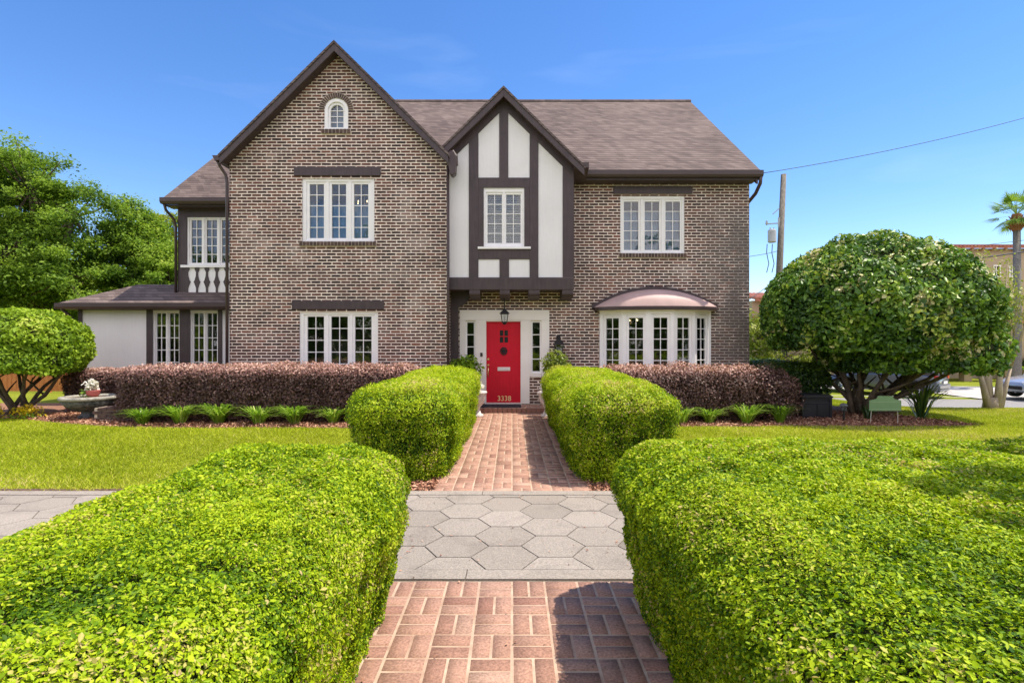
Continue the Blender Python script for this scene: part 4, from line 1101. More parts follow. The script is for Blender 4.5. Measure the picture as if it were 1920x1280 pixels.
x = R4(342, 431, 497.5, 502, YL); MB().box(x[0], -6.43, YL - 0.09, YL + 0.03, x[2], x[3]).build('sill', M['white'], f)
# panel of flat sawn balusters
x = R4(352, 431, 502, 555, YL); z0_, z1_ = x[2], x[3]
bp = MB().box(x[0], -6.43, YL - 0.02, YL - 0.004, z0_, z1_).build('baluster_panel', M['white'], house)
H = z1_ - z0_
prof = [(0.0, 0.060), (0.08, 0.060), (0.13, 0.028), (0.30, 0.022), (0.42, 0.050), (0.50, 0.070), (0.58, 0.050), (0.70, 0.022), (0.87, 0.028), (0.92, 0.062), (1.0, 0.062)]
prof = [(0.0, 0.055), (0.06, 0.055), (0.14, 0.026), (0.28, 0.024), (0.42, 0.062), (0.50, 0.088), (0.56, 0.060), (0.70, 0.030), (0.84, 0.024), (0.93, 0.060), (1.0, 0.060)]
for i in range(6):
    cx_ = pxw(352, YL) + 0.005 + i * 0.272
    if cx_ > -6.5: break
    g = MB(); g.prism([(cx_ - w_, z0_ + t * H) for t, w_ in prof] + [(cx_ + w_, z0_ + t * H) for t, w_ in reversed(prof)], YL - 0.045, YL - 0.021)
    g.build('baluster', M['brown'], bp)
MB().box(x[0] - .02, -6.43, YL - 0.06, YL - 0.0455, z0_ - 0.03, z0_ + 0.015).build('rail', M['white'], bp)

# ---- sunroom, left front
sx0 = -11.62
mb = MB()
def sr(a, b): return (pxw(a, YS), pxw(b, YS))
w1 = (*sr(287, 337), 0.66, pzw(583, YS)); w2 = (*sr(357, 409), 0.66, pzw(583, YS))
mb.sheet([(sx0, -0.1), (-6.4, -0.1), (-6.4, 2.56), (sx0, 2.56)], [rect(*w1), rect(*w2)], YS, 0.14)
mb.box(sx0, sx0 + 0.15, YS + .141, 19.0, -0.1, 2.56)
mb.build('wall', M['stucco'], house)['label'] = 'white stucco of the low sunroom'
mb = MB()
for a, b in ((275, 287), (337, 357), (409, 417)): q = sr(a, b); mb.box(q[0], q[1], YS - 0.02, YS - 0.002, 0.0, 2.49)
mb.box(sx0 - 0.03, sr(140, 155)[1], YS - 0.03, YS - 0.002, 0.0, 2.49)
mb.box(sx0 - 0.03, -6.43, YS - 0.035, YS - 0.003, 2.491, 2.60)
mb.build('timber_frame', M['brown'], house, bevel=0.004)
for q in (w1, w2): window(*q, YS, 2, 2, 5, side=0.06, gap=0.10, top=0.06, bot=0.1, munt=0.02, label='tall white french casement of the sunroom, %s' % ('outer one' if q is w1 else 'beside the brick gable'))
ze, e0 = 2.66, 13.88; ex0 = -11.95; run = 1.25; zr_ = 3.28
mb = MB()
slab(mb, [(ex0, e0, ze), (-6.42, e0, ze), (-6.42, e0 + run, zr_), (ex0 + run, e0 + run, zr_)], 0.05)
slab(mb, [(ex0, e0, ze), (ex0 + run, e0 + run, zr_), (ex0 + run, 18.2, zr_), (ex0, 19.4, ze)], 0.05)
slab(mb, [(ex0 + run, e0 + run, zr_ - .002), (-6.42, e0 + run, zr_ - .002), (-6.42, 18.2, zr_ - .002), (ex0 + run, 18.2, zr_ - .002)], 0.05)
mb.build('roof', M['shingle'], house)['label'] = 'low hipped roof of the sunroom'
g = MB(); g.prism_x([(e0 - 0.10, 2.655), (e0 - 0.10, 2.56), (e0 - 0.06, 2.50), (e0 + 0.04, 2.50), (e0 + 0.04, 2.65)], ex0, -6.44); g.box(ex0 + .05, -6.43, e0 + .045, YS - .036, 2.51, 2.55)
g.box(ex0 - 0.05, ex0 + 0.045, e0 - 0.05, 19.4, 2.51, 2.655); g.build('gutter', M['brown2'], house)
g = MB(); g.tube([(ex0 + .05, 13.95, 2.52), (ex0 + .12, 14.02, 2.4), (sx0 - .06, 14.12, 2.2), (sx0 - .06, 14.14, 0)], 0.036, 8); g.build('downspout', M['brown2'], house, smooth=True)

# ------------------------------------------------------------------ clipped hedges
GB = 'clipped boxwood hedges along the brick path'
# block: x0,x1,y0,y1,top,radius,taper,bump,top radius
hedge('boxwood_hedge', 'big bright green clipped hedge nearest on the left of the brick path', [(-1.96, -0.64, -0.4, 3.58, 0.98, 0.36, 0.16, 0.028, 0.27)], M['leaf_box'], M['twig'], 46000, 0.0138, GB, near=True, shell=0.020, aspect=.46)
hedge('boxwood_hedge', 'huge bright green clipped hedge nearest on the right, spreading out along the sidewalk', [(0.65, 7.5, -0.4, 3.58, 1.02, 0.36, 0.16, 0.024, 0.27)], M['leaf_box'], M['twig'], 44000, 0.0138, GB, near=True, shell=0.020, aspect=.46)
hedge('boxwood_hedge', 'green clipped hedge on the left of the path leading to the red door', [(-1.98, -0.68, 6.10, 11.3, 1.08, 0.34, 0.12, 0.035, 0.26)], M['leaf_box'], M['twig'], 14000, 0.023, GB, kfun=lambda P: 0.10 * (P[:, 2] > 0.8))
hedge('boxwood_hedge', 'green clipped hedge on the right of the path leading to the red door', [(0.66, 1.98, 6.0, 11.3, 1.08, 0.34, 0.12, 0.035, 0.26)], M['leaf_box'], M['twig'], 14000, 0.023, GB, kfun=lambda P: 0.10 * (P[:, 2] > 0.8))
GP = 'purple leaved hedges below the house windows'
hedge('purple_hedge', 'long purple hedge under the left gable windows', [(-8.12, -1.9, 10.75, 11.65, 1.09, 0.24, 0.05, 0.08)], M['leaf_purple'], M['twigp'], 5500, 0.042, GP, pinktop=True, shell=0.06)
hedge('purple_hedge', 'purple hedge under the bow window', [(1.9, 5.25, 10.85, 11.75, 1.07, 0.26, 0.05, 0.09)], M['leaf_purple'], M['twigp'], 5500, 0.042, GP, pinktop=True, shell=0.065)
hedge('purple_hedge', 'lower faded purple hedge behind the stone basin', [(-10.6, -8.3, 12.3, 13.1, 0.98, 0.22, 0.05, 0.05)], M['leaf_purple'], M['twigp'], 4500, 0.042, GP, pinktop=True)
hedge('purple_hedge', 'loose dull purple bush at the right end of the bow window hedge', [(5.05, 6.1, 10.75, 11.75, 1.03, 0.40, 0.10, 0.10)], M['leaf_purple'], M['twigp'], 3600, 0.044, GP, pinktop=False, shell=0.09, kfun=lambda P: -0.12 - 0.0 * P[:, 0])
hedge('dark_hedge', 'dark green hedge at the right corner of the house, with sunlight painted into its top leaves', [(5.9, 7.35, 12.1, 17.0, 1.10, 0.25, 0.05, 0.06)], M['leaf_dark'], M['twig'], 3800, 0.055, None, kfun=lambda P: 0.42 * (P[:, 2] > 0.98))  # top leaves coloured paler to imitate sun falling on the hedge

# ------------------------------------------------------------------ shrubs and trees
def crown_leaves(lobes, dens, size, shell, seed=0, aspect=0.5, tilt=0.8, light_top=0.0, flowers=0.0, kbase=0.42, fr=2.2, bump=0.18, flat=0.0):
    out = []
    for i, (cx, cy, cz, rx, ry, rz) in enumerate(lobes):
        ar = 4 * PI * ((rx*ry)**1.6 / 3 + (rx*rz)**1.6 / 3 + (ry*rz)**1.6 / 3) ** (1/1.6)
        n = int(ar * dens); d = unit(rng.normal(size=(n, 3)))
        P = d * np.array([rx, ry, rz])
        N = unit(d / np.array([rx, ry, rz]))
        s_ = fnoise(d * 3, fr, seed + i, 4) * bump + fnoise(d * 3, fr * 3.5, seed + 30 + i, 3) * bump * 0.4
        lump = fnoise(P, 5.5, seed + 60 + i, 3)
        depth = -np.abs(rng.normal(size=n)) * shell
        P = P * (1 + s_)[:, None] + N * (depth + lump * shell * 0.55)[:, None] + np.array([cx, cy, cz])
        if flat: 
            keep = P[:, 2] > cz - rz * flat + 0.12 * fnoise(P, 2.5, 77, 3)
            P, N, lump = P[keep], N[keep], lump[keep]
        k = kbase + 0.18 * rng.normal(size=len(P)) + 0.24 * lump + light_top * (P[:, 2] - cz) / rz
        k = np.clip(k, 0.02, 0.90)
        if flowers:
            cl = fnoise(P, 4.0, 91, 3) + 0.6 * fnoise(P, 14.0, 92, 2)
            f = (cl > 0.55 - 0.15 * (P[:, 2] - cz) / rz) & (rng.random(len(P)) < flowers)
            k = np.where(f, 0.93 + 0.07 * rng.random(len(P)), k)
        out.append(leaves6(P, N + np.array([0, 0, 0.25]), size * np.ones(len(P)), aspect, tilt, rnd=k))
    V, F, r_, _ = join_np(*out); return V, F, r_

def ellipsoid_core(lobes, scale, cut=None):
    mb_V, mb_F, b = [], [], 0
    for (cx, cy, cz, rx, ry, rz) in lobes:
        nu, nv = 24, 14
        th = np.linspace(0, 2*PI, nu, endpoint=False); ph = np.linspace(0.02, PI - 0.02, nv)
        T, Pp = np.meshgrid(th, ph, indexing='ij')
        d = np.stack([np.cos(T)*np.sin(Pp), np.sin(T)*np.sin(Pp), np.cos(Pp)], -1).reshape(-1, 3)
        V = d * np.array([rx, ry, rz]) * scale * (1 + 0.10 * fnoise(d * 3, 2.2, 1, 3))[:, None] + np.array([cx, cy, cz])
        if cut is not None: V[:, 2] = np.maximum(V[:, 2], cz - rz * cut)
        idx = np.arange(nu * nv).reshape(nu, nv); nxt = np.roll(idx, -1, axis=0)
        F = np.stack([idx[:, :-1], nxt[:, :-1], nxt[:, 1:], idx[:, 1:]], -1).reshape(-1, 4)
        mb_V.append(V); mb_F.append(F + b); b += len(V)
    return np.concatenate(mb_V), np.concatenate(mb_F)

def stems(base, targets, r0, r1, n_sub=2, spread=0.15, seed=1):
    """several crooked stems from one base"""
    r_ = random.Random(seed); mb = MB()
    for t in targets:
        b = Vector(base) + Vector((r_.uniform(-spread, spread), r_.uniform(-spread, spread), -0.05)); t = Vector(t)
        n = 7; pts = []; rad = []
        off = Vector((r_.uniform(-1, 1), r_.uniform(-1, 1), 0)) * 0.12
        for i in range(n + 1):
            s_ = i / n; p = b.lerp(t, s_) + off * math.sin(s_ * PI) * (t - b).length * 0.6
            p.z = b.z + (t.z - b.z) * (s_ ** 0.85)
            p += Vector((r_.uniform(-1, 1), r_.uniform(-1, 1), 0)) * 0.025 * (t-b).length * (0 < i < n)
            pts.append(p); rad.append(r0 * (1 - s_) + r1 * s_)
        mb.tube(pts, rad, 7)
        for _ in range(n_sub):
            i = r_.randint(2, n - 1); d = (t - b).normalized()
            q = pts[i] + Vector((r_.uniform(-1, 1), r_.uniform(-1, 1), r_.uniform(0.3, 1.0))).normalized() * (t-b).length * r_.uniform(0.25, 0.45)
            mid = pts[i].lerp(q, 0.5) + Vector((r_.uniform(-1, 1), r_.uniform(-1, 1), 0)) * 0.05
            mb.tube([pts[i], mid, q], [rad[i] * 0.6, rad[i] * 0.45, r1 * 0.5], 6)
    return mb

def round_shrub(label, base, lobes, dens, size, shell, mat, st_targets, r0, seed, flat, flowers=0.0, kbase=0.42, light_top=0.1, group=None):
    root = thing('round_shrub', label, 'shrub', base, group)
    stems(base, st_targets, r0, r0 * 0.35, 2, 0.18, seed).build('trunk', M['bark'], root, smooth=True)
    V, F, r_ = crown_leaves(lobes, dens, size, shell, seed, light_top=light_top, flowers=flowers, kbase=kbase, bump=0.065, flat=flat)
    np_obj('crown', V, F, mat, root, r_)
    V, F = ellipsoid_core(lobes, 0.86, cut=flat * 0.75)
    np_obj('inner_branches', V, F, M['twig'], root, smooth=True)
    return root

# big glossy privet on the right
r_ = random.Random(2)
bx, by = 8.30, 12.0
tg = [(bx + 0.3 + 2.1 * math.cos(a) * s_, by + 1.6 * math.sin(a) * s_, 1.45 + 0.25 * r_.random()) for a, s_ in [(i * 2 * PI / 13, 0.45 + 0.55 * r_.random()) for i in range(13)]] + [(bx + .9, by - .5, 1.4), (bx + 1.6, by - .3, 1.35), (bx + 1.9, by - .1, 1.3), (bx - 1.2, by - .3, 1.5), (bx + 1.3, by - .9, 1.2)]
round_shrub('large dome shaped glossy shrub with cream blossom at the right of the house', (7.85, 12.0, 0),
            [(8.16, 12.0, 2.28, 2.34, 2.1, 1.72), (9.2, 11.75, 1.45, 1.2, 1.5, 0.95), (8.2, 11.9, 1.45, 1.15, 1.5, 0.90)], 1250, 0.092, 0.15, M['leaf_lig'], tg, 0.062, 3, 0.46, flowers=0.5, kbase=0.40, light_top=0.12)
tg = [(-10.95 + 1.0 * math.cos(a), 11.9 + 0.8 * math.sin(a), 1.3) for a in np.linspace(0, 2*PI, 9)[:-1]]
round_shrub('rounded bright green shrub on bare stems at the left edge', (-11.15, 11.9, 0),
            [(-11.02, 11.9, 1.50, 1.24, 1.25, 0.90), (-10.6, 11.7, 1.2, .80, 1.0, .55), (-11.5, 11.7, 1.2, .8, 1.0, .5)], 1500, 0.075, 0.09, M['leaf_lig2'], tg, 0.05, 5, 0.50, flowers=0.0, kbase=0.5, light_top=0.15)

def tree(name, label, base, lobes, trunk_r, nclump, per, lsize, crad, mat, bark, seed=0, group=None, cat='tree', hollow=0.35):
    r = np.random.default_rng(seed)
    root = thing(name, label, cat, base, group)
    L_ = []; mb = MB(); b = Vector(base)
    zc = sum(l[2] for l in lobes) / len(lobes)
    cx = sum(l[0] for l in lobes) / len(lobes); cy = sum(l[1] for l in lobes) / len(lobes)
    fork = Vector((b.x + (cx - b.x) * 0.3, b.y + (cy - b.y) * 0.3, b.z + (zc - b.z) * 0.45))
    mb.tube([b - Vector((0, 0, 0.2)), b.lerp(fork, 0.5) + Vector((0.1, 0, 0)), fork], [trunk_r * 1.25, trunk_r, trunk_r * 0.8], 10)
    vol = [l[3] * l[4] * l[5] for l in lobes]; tot = sum(vol)
    for li, (x, y, z, rx, ry, rz) in enumerate(lobes):
        c = Vector((x, y, z))
        mb.tube([fork, fork.lerp(c, 0.5) + Vector((r.uniform(-.3, .3), r.uniform(-.3, .3), 0)), c], [trunk_r * 0.55, trunk_r * 0.35, trunk_r * 0.2], 7)
        n = max(9, int(nclump * vol[li] / tot))
        d = unit(r.normal(size=(n, 3))); rad = (hollow + (1 - hollow) * r.random(n) ** 0.45)[:, None]
        C = d * rad * np.array([rx, ry, rz]) + np.array([x, y, z])
        for j in range(n):
            if j % 3 == 0:
                e = Vector(C[j]); mb.tube([c, c.lerp(e, 0.6) + Vector((0, 0, -0.1)), e], [trunk_r * 0.16, trunk_r * 0.09, trunk_r * 0.04], 5)
            m_ = int(per * r.uniform(0.5, 1.5)); q = crad * r.uniform(0.6, 1.35)
            G = np.clip(r.normal(size=(m_, 3)), -2, 2) * np.array([q, q, q * 0.55])
            P = G + C[j]
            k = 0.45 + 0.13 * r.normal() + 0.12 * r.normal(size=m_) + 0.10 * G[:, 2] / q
            L_.append(leaves(P, np.tile([0, 0, 1.0], (m_, 1)) + 0.5 * d[j], lsize * np.ones(m_), 0.55, 0.8, rnd=np.clip(k, 0.02, 0.98)))
    mb.build('trunk', bark, root, smooth=True)
    V, F, rr, _ = join_np(*L_)
    np_obj('crown', V, F, mat, root, rr)
    return root

GT = 'trees beyond the left side of the house'
tree('oak_tree', 'tallest dark green oak with an uneven crown, at the far left', (-21.8, 24.5, 0),
     [(-21.9, 24, 8.4, 2.1, 2, 2.3), (-24.6, 25, 8.6, 2.6, 3, 2.6), (-19.9, 24, 7.3, 1.5, 2, 1.7), (-22.5, 23.5, 5.2, 3.4, 3, 2.1), (-19.9, 23.5, 4.6, 1.9, 2, 1.7), (-24, 24, 3.0, 3.5, 3, 1.8)],
     0.42, 560, 260, 0.125, 0.30, M['leaf_oak'], M['bark'], 1, GT)
tree('oak_tree', 'smaller green oak between the tall oak and the house', (-17.6, 26.5, 0),
     [(-19.4, 27, 7.3, 1.3, 2, 1.7), (-18.9, 26.5, 5.5, 2.0, 2, 2.0), (-18.4, 26, 3.2, 2.8, 2, 1.8), (-17.2, 26.5, 4.6, 1.5, 2, 1.9)],
     0.3, 400, 240, 0.125, 0.27, M['leaf_oak'], M['bark'], 2, GT)
tree('maple_tree', 'yellow green tree crown touching the left corner of the house', (-21.5, 34, 0),
     [(-21.6, 34, 7.6, 2.2, 2, 2.4), (-22, 34, 4.0, 3.4, 2, 3)], 0.3, 230, 200, 0.16, 0.36, M['leaf_lime'], M['bark'], 3, GT)
tree('oak_tree', 'dense dark oak standing farther back behind the tall oak', (-31, 34, 0),
     [(-33, 34, 6.5, 4, 3, 3.6), (-27.5, 34, 3.8, 4.0, 3, 2.8), (-33, 34, 3, 5, 3, 2.8)], 0.4, 300, 170, 0.26, 0.65, M['leaf_oak'], M['bark'], 4, GT)
tree('lime_shrub', 'lime green bush behind the right corner of the house', (12.0, 24.5, -0.7),
     [(11.6, 24.5, 1.9, 1.8, 1.2, 1.5), (13.2, 25, 1.0, 1.6, 1.2, 1.3), (11.0, 24.5, 0.6, 1.4, 1, 1.1)], 0.12, 90, 150, 0.13, 0.3, M['leaf_lime'], M['bark'], 6, None, 'shrub')
tree('street_tree', 'tree standing off to the right whose branches shade the near hedge', (6.2, 3.2, 0),
     [(3.42, 1.86, 4.2, 0.34, 0.09, 0.06), (3.42, 2.24, 4.25, 0.5, 0.05, 0.05), (3.75, 2.52, 4.3, 0.35, 0.03, 0.04), (6.0, 3.1, 5.4, 1.3, 1.2, 0.9)], 0.05, 60, 130, 0.07, 0.05, M['leaf_lig2'], M['bark'], 8, None)
tree('background_tree', 'dark green tree beyond the tan building roofline at the far right', (31.0, 60, -0.5),
     [(20.0, 58, 2.0, 6, 3, 2.2), (29, 60, 2.0, 6, 3, 2.4)], 0.3, 120, 160, 0.3, 0.6, M['leaf_oak'], M['bark'], 9, None)

# crape myrtle: smooth pale multi-stem trunk, thin upright shoots and sparse leaf
def crape():
    b = (12.1, 13.25, -0.03)
    root = thing('crape_myrtle', 'pale smooth multi trunked small tree at the right edge of the lawn', 'tree', b)
    mb = MB(); r = random.Random(4); B = Vector(b); tips = []
    for dx, dy, h, rr in ((-0.42, 0.0, 1.15, .075), (-0.12, 0.1, 1.5, .095), (0.12, -0.05, 1.35, .08), (0.42, 0.0, 1.05, .06), (0.02, .15, 1.9, .06)):
        p0 = B + Vector((dx * 0.30, dy, -0.05)); p1 = B + Vector((dx * 0.62, dy, h * 0.42)); p2 = B + Vector((dx, dy * 1.3, h))
        mb.tube([p0, p1, p2], [rr * 1.35, rr * 0.9, rr * 0.5], 9)
        for _ in range(5):
            q = p2 + Vector((r.uniform(-.25, .4), r.uniform(-.3, .3), r.uniform(0.9, 2.3))); m_ = p2.lerp(q, .5) + Vector((r.uniform(-.1, .1), 0, 0))
            mb.tube([p2 - Vector((0, 0, .05)), m_, q], [rr * .36, rr * .2, .008], 6); tips += [m_.lerp(q, t) for t in (0.2, 0.6, 1.0)]
            for _ in range(2):
                e = m_ + Vector((r.uniform(-.4, .5), r.uniform(-.3, .3), r.uniform(.3, .8))); mb.tube([m_, e], [rr * .2, .005], 5); tips.append(e)
    mb.tube([B + Vector((0, 0.05, -.1)), B + Vector((0, 0.05, .28))], [.22, .17], 10)
    mb.build('trunk', M['barkpale'], root, smooth=True)
    P = np.concatenate([rng.normal(size=(34, 3)) * 0.11 + np.array(t) for t in tips])
    V, F, r_ = leaves(P, np.tile([0, 0, 1.0], (len(P), 1)), 0.06, 0.55, 0.9, rnd=0.35 + 0.5 * rng.random(len(P)))
    np_obj('crown', V, F, M['leaf_lime'], root, r_)
crape()

# sabal palm
def palm():
    b = Vector((26.9, 28.2, -0.9)); top = b + Vector((0.05, 0, 9.2))
    root = thing('palm_tree', 'tall fan palm in front of the tan building', 'palm', b)
    MB().tube([b, b.lerp(top, .4) + Vector((.08, 0, 0)), top], [.24, .18, .16], 12).build('trunk', M['palmbark'], root, smooth=True)
    mb = MB(); mb.tube([top - Vector((0, 0, .75)), top - Vector((0, 0, .4)), top + Vector((0, 0, .15))], [.19, .30, .2], 12)
    for i in range(22):
        a = i * 2.4; z = top.z - .7 + .03 * i
        mb.tube([(top.x + .2 * math.cos(a), top.y + .2 * math.sin(a), z), (top.x + .42 * math.cos(a), top.y + .42 * math.sin(a), z + .22)], [.05, .02], 5)
    mb.build('boots', M['boot'], root)
    vs = []; fs = []; rn = []; r = random.Random(9)
    for i in range(46):
        a = i * 2.399; el = math.radians(r.uniform(-38, 78)); ln = r.uniform(.85, 1.15)
        d = Vector((math.cos(a) * math.cos(el), math.sin(a) * math.cos(el), math.sin(el))); h = top + d * ln * 0.75 + Vector((0, 0, .15))
        s_ = d.cross(Vector((0, 0, 1))).normalized(); u = s_.cross(d)
        n0 = len(vs); vs += [top + Vector((0,0,.1)) - s_*.015, top + Vector((0,0,.1)) + s_*.015, h + s_*.015, h - s_*.015]; fs.append((n0, n0+1, n0+2, n0+3)); rn += [.3] * 4
        for k in range(17):
            t = math.radians(-80 + 10 * k); dd = (d * math.cos(t) + s_ * math.sin(t) + u * 0.10 * math.cos(t * 3)).normalized()
            L2 = .72 * (1 - .25 * abs(math.sin(t))); e = h + dd * L2 + Vector((0, 0, -.16 * L2)); q = dd.cross(u).normalized() * .022; m_ = h + dd * L2 * .5
            n0 = len(vs); vs += [h, m_ + q, e, m_ - q]; fs.append((n0, n0+1, n0+2, n0+3)); rn += [min(1, max(0, r.gauss(.45, .2)))] * 4
    np_obj('fronds', np.array([tuple(v) for v in vs]), np.array(fs), M['leaf_oak'], root, np.array(rn))
palm()

# strap leaved clumps
def strap_clump(name, label, cat, x, y, n, h, rad, mat, group, seed, kb=0.5, w=0.016, stiff=0.0):
    r = np.random.default_rng(seed); root = thing(name, label, cat, (x, y, 0), group)
    vs = []; fs = []; rn = []
    for i in range(n):
        a = r.uniform(0, 2*PI); ro = r.uniform(0, 0.09); L_ = h * r.uniform(.65, 1.15); sp = rad * r.uniform(.35, 1.35)
        d = np.array([math.cos(a), math.sin(a), 0]); s_ = np.array([-d[1], d[0], 0]); b = np.array([x, y, 0]) + d * ro; k = np.clip(r.normal(kb, .2), 0, 1)
        n0 = len(vs)
        for j, t in enumerate((0, .35, .7, 1.0)):
            z = L_ * (math.sin(t * (1.9 - stiff)) / math.sin(min(1.57, 1.9 - stiff))) * 0.92
            p = b + d * sp * t ** 1.4; p[2] = z; ww = w * (1 - .85 * (t > .9)) / 2
            vs += [p - s_ * ww, p + s_ * ww]; rn += [k, k]
        for j in range(3): fs.append((n0+2*j, n0+2*j+1, n0+2*j+3, n0+2*j+2))
    np_obj('leaves', np.array(vs), np.array(fs), mat, root, np.array(rn)); return root
GL = 'strap leaved clumps edging the mulch beds'
names = ['at the left end of its row beside the flower bed', 'second from the left of the left row', 'wide and full, third from the left of the left row', 'in the middle of the left row below the casements', 'second from the green path hedge in the left row', 'beside the left green path hedge']
for i, px in enumerate((268, 338, 410, 485, 552, 625)):
    Y = 10.55 + 0.06 * (i % 3); strap_clump('lily_clump', 'bright strap leaved clump ' + names[i], 'plant', (px - 960) * Y / 990, Y, (150, 170, 190, 150, 165, 130)[i], (.32, .38, .40, .36, .37, .33)[i], (.36, .42, .44, .36, .40, .34)[i], M['lily'], GL, 10 + i, w=0.021)
names = ['touching the right green path hedge', 'small, second from the right green path hedge', 'tall, in front of the dull purple bush', 'darker, next to the charcoal box']
for i, px in enumerate((1278, 1330, 1400, 1462)):
    Y = 10.7 + 0.05 * (i % 2); strap_clump('lily_clump', 'green strap leaved clump ' + names[i], 'plant', (px - 960) * Y / 990, Y, 140, (.33, .30, .40, .38)[i], (.34, .30, .40, .38)[i], M['lily'], GL, 30 + i, w=.02, kb=(0.5, .45, .55, .25)[i])
strap_clump('spiky_plant', 'dark spiky arching plant beside the green sign', 'plant', 8.75, 11.3, 46, 0.75, 0.62, M['leaf_dark'], None, 50, kb=.7, w=.035)
strap_clump('spiky_plant', 'low dark spiky tuft under the big shrub to the left of the green sign', 'plant', 7.55, 11.2, 30, 0.3, 0.25, M['leaf_dark'], None, 51, kb=.5, w=.02)

# leafy plants by the door
def bushy(name, label, c, rr, n, size, mat, seed, kb=0.5, cat='plant'):
    root = thing(name, label, cat, (c[0], c[1], 0)); r = np.random.default_rng(seed)
    d = unit(r.normal(size=(n, 3))); P = d * (r.random(n) ** .4)[:, None] * np.array(rr) * (1 + .2 * fnoise(d * 3, 3, seed))[:, None] + np.array(c)
    V, F, k = leaves(P, d + np.array([0, 0, .3]), size, .42, .7, rnd=np.clip(kb + .2 * r.normal(size=n), .02, .98))
    np_obj('leaves', V, F, mat, root, k)
    stems((c[0], c[1], 0.0), [(c[0] + q * rr[0], c[1], c[2]) for q in (-.5, -.15, .2, .5)], .018, .006, 1, .05, seed).build('stems', M['bark'], root)
    return root
bushy('leafy_plant', 'green leafy plant behind the hedge left of the red door', (-1.08, 12.15, 1.02), (0.40, 0.25, 0.32), 900, .10, M['leaf_lig2'], 61, .55)
bushy('leafy_plant', 'lime green leafy plant under the wall lantern', (0.99, 12.05, 1.10), (0.32, 0.25, 0.36), 900, .09, M['leaf_lime'], 62, .35)
for x, px in ((-14.0, 'leftmost'), (0, 0)):
    pass
for c, lb in (((-11.35, 11.45, .16), 'yellow flowering plant at the left edge of the mulch'), ((-10.45, 11.4, .16), 'yellow flowering plant nearer the stone basin')):
    root = thing('flower_clump', lb, 'flowers', (c[0], c[1], 0), 'yellow flowers in the left bed')
    P = np.array(c) + rng.normal(size=(260, 3)) * np.array([.13, .1, .07]); V, F, k = leaves(P, np.tile([0, 0, 1.0], (260, 1)), .055, .8, .7); np_obj('blossoms', V, F, M['petalyellow'], root, k)
    P = np.array(c) + rng.normal(size=(180, 3)) * np.array([.12, .1, .05]) - np.array([0, 0, .1]); P[:, 2] = np.abs(P[:, 2]); V, F, k = leaves(P, np.tile([0, 0, 1.0], (180, 1)), .06, .5, .7); np_obj('leaves', V, F, M['lily'], root, k)

# ------------------------------------------------------------------ garden objects
t = thing('stone_basin', 'wide round dark stone basin with a pale rim in the left mulch bed', 'basin', (-9.15, 11.45, 0))
MB().lathe([(0.20, 0.0), (0.23, 0.03), (0.16, 0.08), (0.15, 0.13), (0.26, 0.18), (0.42, 0.26), (0.50, 0.36), (0.50, 0.40), (0.44, 0.37)], -9.15, 11.45, 28).build('bowl', M['stonedark'], t, smooth=True)
MB().lathe([(0.46, 0.395), (0.53, 0.40), (0.545, 0.435), (0.53, 0.47), (0.48, 0.475), (0.46, 0.45)], -9.15, 11.45, 32).build('rim', M['stone'], t, smooth=True)
MB().lathe([(0.0, 0.452), (0.47, 0.452), (0.47, 0.456), (0.0, 0.458)], -9.15, 11.45, 28).build('water', M['water'], t)
t = thing('flower_pot', 'pink pot of white flowers standing on the stone basin', 'flower pot', (-9.08, 11.45, 0.458))
MB().lathe([(0.08, 0), (0.12, 0.05), (0.13, 0.12), (0.14, 0.14), (0.12, 0.13)], -9.08, 11.45, 16, 0.458).build('pot', M['petalpink'], t, smooth=True)
P = np.array([-9.10, 11.43, .70]) + rng.normal(size=(240, 3)) * np.array([.055, .055, .05]); V, F, k = leaves(P, np.tile([0, -.5, 1.0], (240, 1)), .06, .8, .7); np_obj('blossoms', V, F, M['petalwhite'], t, k)
P = np.array([-9.2, 11.4, .52]) + rng.normal(size=(120, 3)) * np.array([.06, .05, .04]); V, F, k = leaves(P, np.tile([0, 0, 1.0], (120, 1)), .05, .5, .7); np_obj('leaves', V, F, M['lily'], t, k)
t = MB()
for j in range(4):
    for i in range(3):
        ox = -8.73 + i * 0.2 + (0.1 if j % 2 else 0); t.box(ox + .006, ox + .194, 10.98 + .0, 11.35, j * .07, j * .07 + .058)
t.cur = 1; t.box(-8.70, -8.10, 11.0, 11.33, 0, .262)
tag(t.build('brick_pier', [M['sillbrick'], M['mortarw']]), 'low brick pier half hidden by the left end of the long purple hedge', 'brick pier')

for sx, px, lb in ((-1, 904, 'white stone urn behind the left path hedge'), (1, 1016.5, 'white stone urn at the foot of the wall right of the door')):
    Y = 11.55; x = (px - 960) * Y / 990 + sx * 0.10
    t = thing('garden_urn', lb, 'urn', (x, Y, 0), 'white urns flanking the front step')
    MB().lathe([(.13, 0), (.13, .05), (.08, .08), (.05, .16), (.06, .22), (.13, .30), (.17, .42), (.18, .5), (.21, .53), (.20, .56), (.16, .55)], x, Y, 18).build('urn_body', M['stonewhite'], t, smooth=True)
    P = np.array([x, Y, .66]) + rng.normal(size=(220, 3)) * np.array([.06, .06, .045]); V, F, k = leaves(P, np.tile([0, -.3, 1.0], (220, 1)), .06, .7, .7); np_obj('blossoms', V, F, M['petalwhite'] if sx < 0 else M['stonewhite'], t, k)

